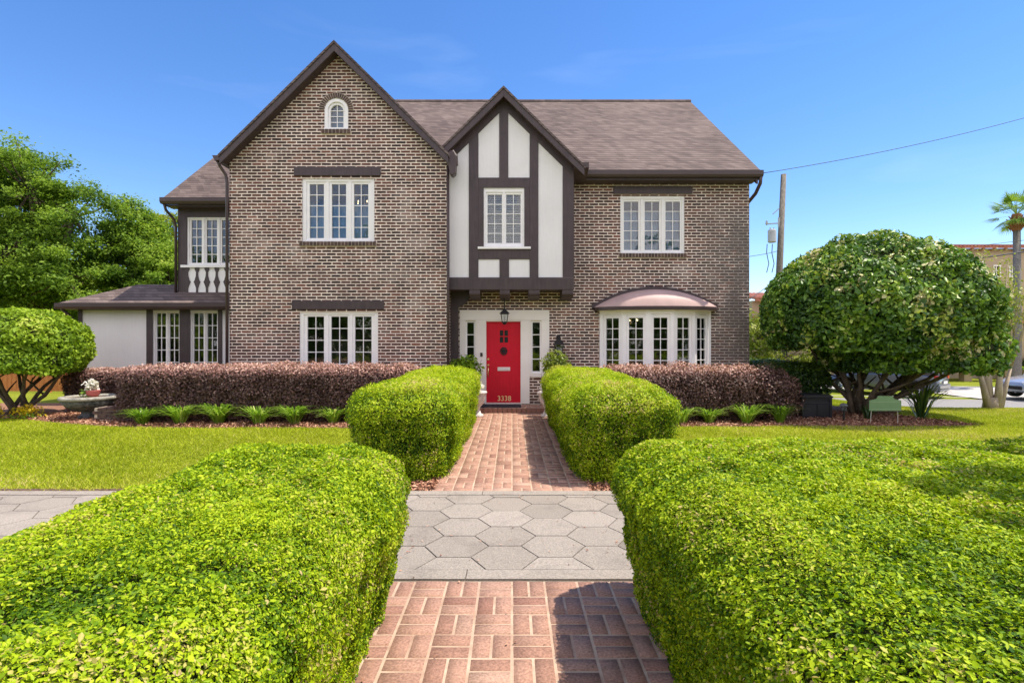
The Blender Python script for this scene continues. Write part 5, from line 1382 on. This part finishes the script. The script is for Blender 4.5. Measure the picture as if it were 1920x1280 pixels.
# lanterns
def lantern(name, label, x, y, z0, h, wtop, wbot, parts_extra, hang=None):
    t = thing(name, label, 'lantern', (x, y, z0))
    fr = MB(); gl = MB()
    zt = z0 + h * 0.62
    for sx in (-1, 1):
        for sy in (-1, 1):
            fr.tube([(x + sx * wbot, y + sy * wbot, z0 + .03), (x + sx * wtop, y + sy * wtop, zt)], .009, 6)
    for z, w_ in ((z0 + .03, wbot), (zt, wtop)):
        c = [(x - w_, y - w_, z), (x + w_, y - w_, z), (x + w_, y + w_, z), (x - w_, y + w_, z)]
        for i in range(4): fr.tube([c[i], c[(i+1) % 4]], .010, 6)
    fr.lathe([(wtop * 1.5, zt - z0), (wtop * 1.2, zt - z0 + .03), (wtop * .55, h * .86), (wtop * .3, h * .90), (wtop * .35, h * .94), (.01, h)], x, y, 4 if not hang else 8, z0)
    fr.lathe([(wbot * .5, -.03), (wbot * 1.3, .03), (wbot * 1.2, .04)], x, y, 8, z0)
    fr.build('lantern_frame', M['iron'], t)
    a, b = wbot * .9, wtop * .93
    gl.add([(x-a, y-a, z0+.035), (x+a, y-a, z0+.035), (x+a, y+a, z0+.035), (x-a, y+a, z0+.035), (x-b, y-b, zt), (x+b, y-b, zt), (x+b, y+b, zt), (x-b, y+b, zt)], [(0,1,5,4), (1,2,6,5), (2,3,7,6), (3,0,4,7)])
    gl.build('lantern_glass', M['glass'], t)
    MB().lathe([(.012, .03), (.016, .10), (.012, .16), (.003, .19)], x, y, 8, z0).build('candle', M['lampglass'], t)
    return t, fr
xh = pxw(946, 12.45); zb_ = pzw(606, 12.45)
t, _ = lantern('hanging_lantern', 'black hanging lantern above the red door', xh, 12.45, zb_, .36, .085, .055, None, hang=True)
MB().tube([(xh, 12.45, zb_ + .35), (xh, 12.45, 2.70)], .012, 6).lathe([(.05, 0), (.05, .02)], xh, 12.45, 10, 2.66).build('chain', M['iron'], t)
xw = pxw(1048, 12.62)
t, _ = lantern('wall_lantern', 'black wall lantern on the brick right of the door', xw, 12.62, pzw(668, 12.62), .46, .10, .06, None)
MB().tube([(xw, 12.62, 1.70), (xw, 12.68, 1.80), (xw, 12.79, 1.74)], .014, 6).box(xw - .05, xw + .05, 12.775, 12.798, 1.45, 1.80).build('wall_bracket', M['iron'], t)

tag(MB().box(pxw(901, 12.4), pxw(977, 12.4), 12.16, 12.68, 0.133, 0.150).build('doormat', M['mat'], bevel=0.006), 'dark doormat on the brick step below the red door', 'doormat')

# charcoal garden box with a slot and double doors
t = thing('garden_box', 'charcoal plastic outdoor box with a slot and two doors in front of the dark hedge', 'storage box', (6.55, 11.75, 0))
x0, x1, y0, y1 = 6.24, 6.88, 11.35, 11.85
MB().box(x0, x1, y0 + .02, y1, 0.0, .44).box(x0 + .03, x1 - .03, y0, y0 + .019, .30, .33).box(x0 + .03, x1 - .03, y0, y0 + .019, .40, .44).box(x0 - .005, x0 + .05, y0 - .003, y0 + .019, 0, .44).box(x1 - .05, x1 + .005, y0 - .003, y0 + .019, 0, .44).build('box_body', M['boxgrey'], t, bevel=.008)
MB().prism([(x0 - .02, .44), (x1 + .02, .44), (x1 + .02, .47), (x1 - .04, .50), (x0 + .04, .50), (x0 - .02, .47)], y0 - .02, y1 + .02).build('lid', M['boxgrey'], t, bevel=.008)
for a, b in ((x0 + .055, (x0+x1)/2 - .005), ((x0+x1)/2 + .005, x1 - .055)): MB().box(a, b, y0 + .004, y0 + .019, .03, .295).build('door', M['boxgrey'], t, bevel=.006)

# low green sign on wire legs
t = thing('yard_sign', 'small sage green shaped sign on two thin legs at the edge of the mulch', 'sign', (7.25, 10.55, 0))
sx0_, sx1_, sy, sz0_, sz1_ = pxw(1630, 10.55), pxw(1690, 10.55), 10.55, pzw(770, 10.55), pzw(742, 10.55)
cx_ = (sx0_ + sx1_) / 2; w_ = (sx1_ - sx0_) / 2
MB().prism([(sx0_, sz0_), (sx1_, sz0_), (sx1_, sz1_ - .09), (cx_ + w_ * .55, sz1_ - .06), (cx_ + w_ * .45, sz1_), (cx_ - w_ * .45, sz1_), (cx_ - w_ * .55, sz1_ - .06), (sx0_, sz1_ - .09)], sy, sy + .012).build('sign_panel', M['signgreen'], t)
MB().box(sx0_ + .03, sx1_ - .03, sy - .004, sy - .0005, sz0_ + .02, sz0_ + .035).box(sx0_ + .03, sx1_ - .03, sy - .004, sy - .0005, sz1_ - .125, sz1_ - .11).build('sign_border', M['signtext'], t)
MB().tube([(sx0_ + .06, sy + .02, sz0_ + .1), (sx0_ + .04, sy + .03, 0.0)], .008, 6).build('leg', M['wire'], t)
MB().tube([(sx1_ - .06, sy + .02, sz0_ + .1), (sx1_ - .05, sy + .03, 0.0)], .008, 6).build('leg', M['wire'], t)

t = thing('path_light', 'small garden lamp on a post under the big shrub', 'garden lamp', (6.75, 10.85, 0))
x, y = pxw(1582, 11.0), 11.0; t.location = (x, y, 0)
MB().tube([(x, y, 0), (x, y, .22)], .022, 8).build('post', M['iron'], t)
MB().lathe([(.03, .2), (.05, .21), (.055, .30), (.085, .31), (.05, .36), (.01, .37)], x, y, 12).build('lamp_head', M['stonedark'], t)

# cedar fence at the left
t = thing('cedar_fence', 'orange cedar board fence behind the left shrub', 'fence', (-17, 17.2, 0))
f = MB(); x = -22.0; r = random.Random(8)
while x < -12.6:
    f.box(x + .004, x + .146, 17.2, 17.22, 0.03, 1.16 + r.uniform(-.01, .01)); x += .15
f.build('boards', M['fence'], t)
for i in range(5): MB().box(-21.8 + i * 2.2, -21.7 + i * 2.2, 17.23, 17.33, -.05, 1.2).build('post', M['fence'], t)

# dead leaves and crumbs of soil lying on the paving
n = 420
P = np.stack([rng.uniform(-.86, .86, n), rng.uniform(1.5, 11.9, n), np.full(n, .022)], -1)
P[:n//2, 0] = np.sign(P[:n//2, 0]) * (.86 - np.abs(rng.normal(size=n//2)) * .07)
V, F, r_ = leaves(P, np.tile([0, 0, 1.0], (n, 1)), .020, .55, .25, rnd=rng.random(n)); np_obj('fallen_leaves', V, F, M['chip'], rnd=r_)['kind'] = 'stuff'

# ------------------------------------------------------------------ chandeliers glimpsed through the glass
for (x, y, z, lb) in ((3.05, 13.5, 2.12, 'small lit chandelier seen through the bow window'), (pxw(683, 12.6), 12.62, pzw(386, 12.6), 'small lit chandelier seen through the upper gable window')):
    t = thing('chandelier', lb, 'chandelier', (x, y, z))
    g = MB(); g.tube([(x, y, z), (x, y, z + .45)], .012, 6)
    for i in range(5):
        a = i * 2 * PI / 5 + .3; e = (x + .18 * math.cos(a), y + .18 * math.sin(a), z + .05)
        g.tube([(x, y, z), (x + .1 * math.cos(a), y + .1 * math.sin(a), z - .03), e], .008, 5)
    g.build('arms', M['brass'], t)
    for i in range(5):
        a = i * 2 * PI / 5 + .3
        MB().lathe([(.005, 0), (.012, .015), (.013, .03), (.003, .055)], x + .18 * math.cos(a), y + .18 * math.sin(a), 8, z + .05).build('bulb', M['bulb'], t)

# ------------------------------------------------------------------ street, pole, cables, cars, far buildings
def zt(x, y): return float(height(np.array([x]), np.array([y]))[0])
mb = MB(); n = 60
xs = np.linspace(9.5, 75, n)
def strip(ya, yb, dz, name, mat, x_lo=10.5, slope=-0.12):
    mb = MB(); vs = []; fs = []
    xs = np.linspace(x_lo, 80, 80)
    for x in xs:
        for y in np.linspace(ya, yb, 5):
            yy = y + slope * (x - 19); vs.append((x, yy, zt(x, yy) + dz))
    for i in range(len(xs) - 1):
        for j in range(4): k = i * 5 + j; fs.append((k, k+5, k+6, k+1))
    mb.add(vs, fs); struct(mb.build(name, mat, smooth=True))
strip(18.2, 23.0, 0.02, 'street', M['asphalt'])
strip(23.0, 23.18, 0.11, 'kerb', M['concrete'])
strip(27.2, 29.2, 0.03, 'far_sidewalk', M['concrete'])
# driveway apron
mb = MB(); q = [(20.6, 23.0), (27.5, 22.2), (28.5, 29), (22.0, 29)]
vs = []; fs = []
for i in range(13):
    for j in range(13):
        x = 20.4 + i * .55; y = 23.1 + j * .5 - .12 * (x - 19); vs.append((x, y, zt(x, y) + .045))
for i in range(12):
    for j in range(12): k = i * 13 + j; fs.append((k, k + 13, k + 14, k + 1))
mb.add(vs, fs); struct(mb.build('driveway', M['concrete']))

t = thing('utility_pole', 'weathered wooden utility pole leaning slightly with a grey transformer', 'utility pole', (12.05, 24.3, -.7))
MB().tube([(11.95, 24.3, -.9), (12.28, 24.3, 4.3), (12.50, 24.3, 9.33)], [.17, .145, .115], 12).build('pole', M['pole'], t, smooth=True)
x = pxw(1446.5, 24.2); MB().lathe([(.15, 0), (.18, .03), (.18, .54), (.16, .58), (.05, .61)], x, 24.15, 16, pzw(455, 24.2)).tube([(x - .08, 24.15, pzw(433, 24.2)), (x - .08, 24.15, pzw(427, 24.2))], .03, 6).tube([(x + .08, 24.15, pzw(433, 24.2)), (x + .08, 24.15, pzw(427, 24.2))], .03, 6).build('transformer', M['alu'], t, smooth=False)
g = MB()
g.tube([(12.42, 24.3, 7.1), (11.75, 24.3, 7.05)], .03, 6); g.lathe([(.03, 0), (.06, .05), (.04, .2)], 11.72, 24.3, 8, 7.0); g.tube([(12.45, 24.3, 7.9), (12.0, 24.3, 7.5)], .022, 6); g.tube([(12.3, 24.3, 7.35), (12.3, 24.3, 6.9)], .06, 8)
g.build('cross_arm', M['alu'], t)
g = MB()
for dx in (-.22, .02): g.tube([(x + dx, 24.15, 6.1), (x + dx - .05, 24.1, 5.7), (x + dx + .05, 24.1, 5.2), (x + dx, 24.2, 4.8)], .018, 5)
g.build('drop_leads', M['cable'], t)

def cable(label, a, b, sag, r=.012):
    a, b = Vector(a), Vector(b); pts = [a.lerp(b, s_) - Vector((0, 0, sag * 4 * s_ * (1 - s_))) for s_ in np.linspace(0, 1, 17)]
    tag(MB().tube(pts, r, 5).build('overhead_cable', M['cable'], smooth=True), label, 'cable', 'overhead cables')
cable('thin overhead cable rising to the right from the corner of the roof', (5.87, 12.5, 5.62), (15.3, 14.6, 8.15), 0.14, .008)
cable('thick dark cable crossing the tan building below its roofline', (pxw(1790, 25), 25, pzw(489, 25)), (pxw(2040, 25), 25, pzw(450, 25)), .08, .034)
cable('thin cable passing just above the tan building roof beside the palm', (pxw(1850, 27), 27, pzw(459, 27)), (pxw(2040, 27), 27, pzw(434, 27)), .02, .014)
cable('thin cable running low from the utility pole behind the house', (pxw(1461, 24.3), 24.3, pzw(470, 24.3)), (pxw(1330, 21), 21, pzw(485, 21)), .1, .012)
cable('thin cable dropping to the left behind the right corner of the house', (pxw(1440, 23), 23, pzw(536, 23)), (pxw(1330, 20), 20, pzw(610, 20)), .05, .016)

def car(label, mat, pos, heading, Lc=4.6, W=1.85, H=1.62):
    """hatchback SUV built along +X (nose at +X)"""
    t = thing('parked_car', label, 'car', (0, 0, 0), 'parked cars across the street')
    hl = Lc / 2
    # body cross sections: (x, half width at sill, half width at belt, z bottom, z belt)
    st = [(-hl, .72, .70, .42, .78), (-hl + .08, .84, .80, .32, .98), (-hl + .6, .90, .86, .26, 1.02), (-.4, .92, .88, .24, 1.02), (.7, .92, .88, .24, 1.0), (1.2, .91, .84, .24, .96), (hl - .35, .88, .76, .26, .84), (hl - .06, .78, .66, .32, .72), (hl, .66, .60, .38, .62)]
    vs = []; fs = []
    for x, ws, wb, zb, zt_ in st:
        ring = [(-ws + .06, zb), (-ws, zb + .12), (-ws - .01, (zb + zt_) / 2), (-wb, zt_ - .06), (-wb + .07, zt_), (wb - .07, zt_), (wb, zt_ - .06), (ws + .01, (zb + zt_) / 2), (ws, zb + .12), (ws - .06, zb)]
        vs += [(x, a, b) for a, b in ring]
    k = 10
    for i in range(len(st) - 1):
        for j in range(k): fs.append((i*k+j, (i+1)*k+j, (i+1)*k+(j+1) % k, i*k+(j+1) % k))
    fs += [tuple(range(k)), tuple(range((len(st)-1)*k + k - 1, (len(st)-1)*k - 1, -1))]
    body = MB().add(vs, fs).build('car_body', mat, t, smooth=True, bevel=.01)
    # cabin with glass, then roof
    gb = [(-hl + .12, .80, 1.0), (1.05, .82, .97)]; gt = [(-hl + .55, .66, 1.52), (.28, .66, 1.54)]
    c = MB(); c.add([(gb[0][0], -gb[0][1], gb[0][2]), (gb[1][0], -gb[1][1], gb[1][2]), (gb[1][0], gb[1][1], gb[1][2]), (gb[0][0], gb[0][1], gb[0][2]), (gt[0][0], -gt[0][1], gt[0][2]), (gt[1][0], -gt[1][1], gt[1][2]), (gt[1][0], gt[1][1], gt[1][2]), (gt[0][0], gt[0][1], gt[0][2])],
                    [(0,1,5,4), (1,2,6,5), (2,3,7,6), (3,0,4,7), (4,5,6,7)]); c.build('windows', M['carglass'], t)
    rf = MB(); rf.prism_z([(-hl + .38, -.64), (-hl + .30, 0), (-hl + .38, .64), (.30, .66), (.36, 0), (.30, -.66)], 1.53, 1.60)
    for s_ in (-1, 1):
        rf.tube([(gb[0][0], s_*.81, 1.0), (gt[0][0] - .1, s_*.67, 1.54)], .06, 6); rf.tube([(gb[1][0], s_*.825, .97), (gt[1][0], s_*.665, 1.55)], .035, 6); rf.tube([(-.45, s_*.825, 1.0), (-.5, s_*.67, 1.54)], .035, 6); rf.tube([(-1.35, s_*.825, 1.0), (-1.3, s_*.67, 1.54)], .05, 6)
    rf.build('car_roof', mat, t, smooth=False, bevel=.02)
    for wx in (-hl + .85, hl - .9):
        for s_ in (-1, 1):
            wh = MB(); prof = [(.20, -.11), (.33, -.11), (.35, -.08), (.35, .08), (.33, .11), (.20, .11)]
            seg = 22; vs = []; fs = []
            for r0, yy in prof:
                for q in range(seg): a = 2*PI*q/seg; vs.append((wx + r0*math.cos(a), s_*(.83) + yy, .35 + r0*math.sin(a)))
            for i in range(len(prof) - 1):
                for q in range(seg): fs.append((i*seg+q, i*seg+(q+1) % seg, (i+1)*seg+(q+1) % seg, (i+1)*seg+q))
            wo_ = wh.add(vs, fs).build('wheel', M['rubber'], t, smooth=True)
            rm = MB(); yy = s_ * .93
            for q in range(10):
                a = 2*PI*q/10; rm.tube([(wx, yy, .35), (wx + .21*math.cos(a), yy, .35 + .21*math.sin(a))], .018, 5)
            rm.tube([(wx + .215*math.cos(a), yy, .35 + .215*math.sin(a)) for a in np.linspace(0, 2*PI, 19)], .018, 6)
            rm.build('rim', M['rim'], wo_)
            MB().tube([(wx + .385*math.cos(a), s_*.90, .35 + .385*math.sin(a)) for a in np.linspace(-.25, PI + .25, 14)], .035, 6).build('wheel_arch', M['rubber'], t)
    for s_ in (-1, 1):
        MB().box(-hl + .02, -hl + .16, s_*.60, s_*.83, .80, .98).build('tail_lamp', M['tail'], t, bevel=.02)
        MB().box(hl - .28, hl - .04, s_*.52, s_*.76, .62, .74).build('headlight', M['lens'], t, bevel=.02)
        MB().box(.55, .72, s_*.90, s_*1.05, .98, 1.10).build('mirror', mat, t, bevel=.03)
    MB().box(-hl - .04, -hl + .10, -.78, .78, .40, .60).box(-hl - .02, -hl + .2, -.7, .7, .26, .40).build('rear_bumper', mat, t, bevel=.04)
    MB().box(hl - .12, hl + .04, -.6, .6, .40, .56).build('front_bumper', M['rubber'], t, bevel=.03)
    MB().box(-hl - .05, -hl - .03, -.26, .26, .62, .74).build('number_plate', M['white'], t)
    t.rotation_euler = (0, 0, heading); t.location = pos
    return t
car('slate grey parked car seen from behind under the big shrub', M['carpaint'], (17.75, 25.2, -.84), R(127))
car('silver car whose nose enters the frame at the right edge', M['carsilver'], (23.75, 22.6, -.80), R(176))

def clay_roof(name, parent, x0, x1, y, z, dep, n_extra=0):
    mb = MB(); w_ = .26; n = int((x1 - x0) / w_)
    for i in range(n): mb.tube([(x0 + (i+.5)*w_, y, z), (x0 + (i+.5)*w_, y + dep, z + dep * .16)], .10, 6)
    mb.box(x0, x1, y + .02, y + .12, z - .16, z - .03)
    mb.add([(x0, y, z), (x1, y, z), (x1, y + dep, z + dep * .16), (x0, y + dep, z + dep * .16)], [(0, 1, 2, 3)])
    return mb.build(name, M['tile'], parent)
def far_building():
    t = thing('apartment_building', 'tan three storey stucco building with a red clay tile edge', 'building', (36, 38, -.5))
    Y = 38.0; x0, x1 = pxw(1752, Y), 50.0; zt_ = pzw(466, Y)
    wins = []
    for px, a, b, w_ in ((1838, 492, 508, 9), (1869, 499, 517, 10), (1899, 500, 518, 10), (1799, 560, 590, 12), (1850, 560, 590, 12)):
        wins.append((pxw(px - w_/2, Y), pxw(px + w_/2, Y), pzw(b, Y), pzw(a, Y)))
    MB().sheet(rect(x0, x1, -1.2, zt_), [rect(*w_) for w_ in wins], Y, .25).box(x0, x0 + .2, Y + .26, Y + 12, -1.2, zt_).box(x1 - .2, x1, Y + .26, Y + 12, -1.2, zt_).build('wall', M['tan'], t)
    for w_ in wins:
        f = MB(); f.box(w_[0] - .08, w_[0], Y - .04, Y + .1, w_[2], w_[3]).box(w_[1], w_[1] + .08, Y - .04, Y + .1, w_[2], w_[3]).box(w_[0] - .08, w_[1] + .08, Y - .05, Y + .1, w_[2] - .1, w_[2]).box(w_[0] - .08, w_[1] + .08, Y - .05, Y + .1, w_[3], w_[3] + .08)
        f.box((w_[0] + w_[1])/2 - .03, (w_[0] + w_[1])/2 + .03, Y + .02, Y + .08, w_[2], w_[3]); f.box(w_[0], w_[1], Y + .021, Y + .079, (w_[2] + w_[3])/2 - .03, (w_[2] + w_[3])/2 + .03)
        fo = f.build('window', M['white'], t); MB().box(w_[0], w_[1], Y + .12, Y + .14, w_[2], w_[3]).build('pane', M['carglass'], fo)
    clay_roof('roof', t, x0 - .2, x1 + .2, Y - .5, zt_ + .12, 5)
    i = x0
    while i < x1: MB().box(i, i + .14, Y - .35, Y - .002, zt_ - .18, zt_ - .02).build('eave_bracket', M['tan2'], t); i += .8
    t = thing('low_wing_building', 'lower yellow tan stucco wing in front of the tall tan building', 'building', (34, 33, -.5))
    Y = 32.5; x0, x1 = pxw(1884, Y), 44.0; zt_ = pzw(604, Y); w_ = (pxw(1899, Y), pxw(1911, Y), pzw(673, Y), pzw(641, Y))
    w2_ = (w_[0] + 2.2, w_[1] + 2.2, w_[2], w_[3])
    MB().sheet(rect(x0, x1, -1.2, zt_), [rect(*w_), rect(*w2_)], Y, .2).box(x0, x0 + .2, Y + .21, Y + 5, -1.2, zt_).box(x0, x1, Y + .21, Y + 5.2, zt_ - .1, zt_ + .05).build('wall', M['tan2'], t)
    for q in (w_, w2_):
        f = MB(); f.box(q[0] - .09, q[0], Y - .04, Y + .1, q[2], q[3]).box(q[1], q[1] + .09, Y - .04, Y + .1, q[2], q[3]).box(q[0] - .09, q[1] + .09, Y - .05, Y + .1, q[2] - .12, q[2]).box(q[0] - .09, q[1] + .09, Y - .05, Y + .1, q[3], q[3] + .09).box(q[0], q[1], Y + .02, Y + .07, (q[2]+q[3])/2 - .03, (q[2]+q[3])/2 + .03)
        fo = f.build('window', M['white'], t); MB().box(q[0], q[1], Y + .1, Y + .12, q[2], q[3]).build('pane', M['carglass'], fo)
    MB().box(x0 - .08, x1, Y - .12, Y - .002, zt_ - .06, zt_ + .12).build('parapet', M['tile'], t)
    t = thing('far_house', 'distant stucco house with columns behind the dark hedge at the right corner', 'house', (16, 33, -.5))
    Y = 33.0
    MB().box(15.0, 30.5, Y, Y + 6, -1, 4.2).build('wall', M['tan'], t)
    for i in range(6): MB().box(15.4 + i * 2.3, 15.85 + i * 2.3, Y - 1.6, Y - 1.2, -1, 2.9).build('column', M['tan2'], t)
    MB().box(15.0, 29.0, Y - 1.7, Y - .002, 2.9, 3.2).build('porch_roof', M['tile'], t)
    clay_roof('roof', t, 15.0, 30.6, Y - .5, 4.3, 4)
    for i in range(5): MB().box(16.3 + i * 2.3, 17.2 + i * 2.3, Y - .03, Y - .004, .6, 2.3).build('window', M['carglass'], t)
far_building()
GF = 'clipped hedges across the street'
hedge('low_hedge', 'low green hedge across the street in front of the tan building', [(19.5, 40, 31.0, 31.9, 0.05, 0.2, 0.02, 0.05)], M['leaf_lig2'], M['twig'], 160, 0.16, GF)
hedge('low_hedge', 'dark green bush against the yellow tan wing', [(31.2, 36, 31.9, 32.4, 0.75, 0.3, 0.02, 0.08)], M['leaf_dark'], M['twig'], 250, 0.15, GF)
# wood across the front street, behind the viewpoint: it is what the lower windows mirror
n = 26000
P = np.stack([rng.uniform(-60, 60, n), rng.uniform(-32, -24, n), rng.random(n)], -1)
P[:, 2] = P[:, 2] ** 0.8 * (8.5 + 2.5 * np.sin(P[:, 0] * 0.35) + 1.5 * np.sin(P[:, 0] * 0.9 + 1))
V, F, r_ = leaves(P, np.tile([0, 1.0, .5], (n, 1)), 0.75, .7, .8, rnd=np.clip(.3 + .2 * rng.normal(size=n), 0, 1))
np_obj('distant_wood', V, F, M['leaf_oak'], rnd=r_)['kind'] = 'stuff'
bpy.context.view_layer.update()
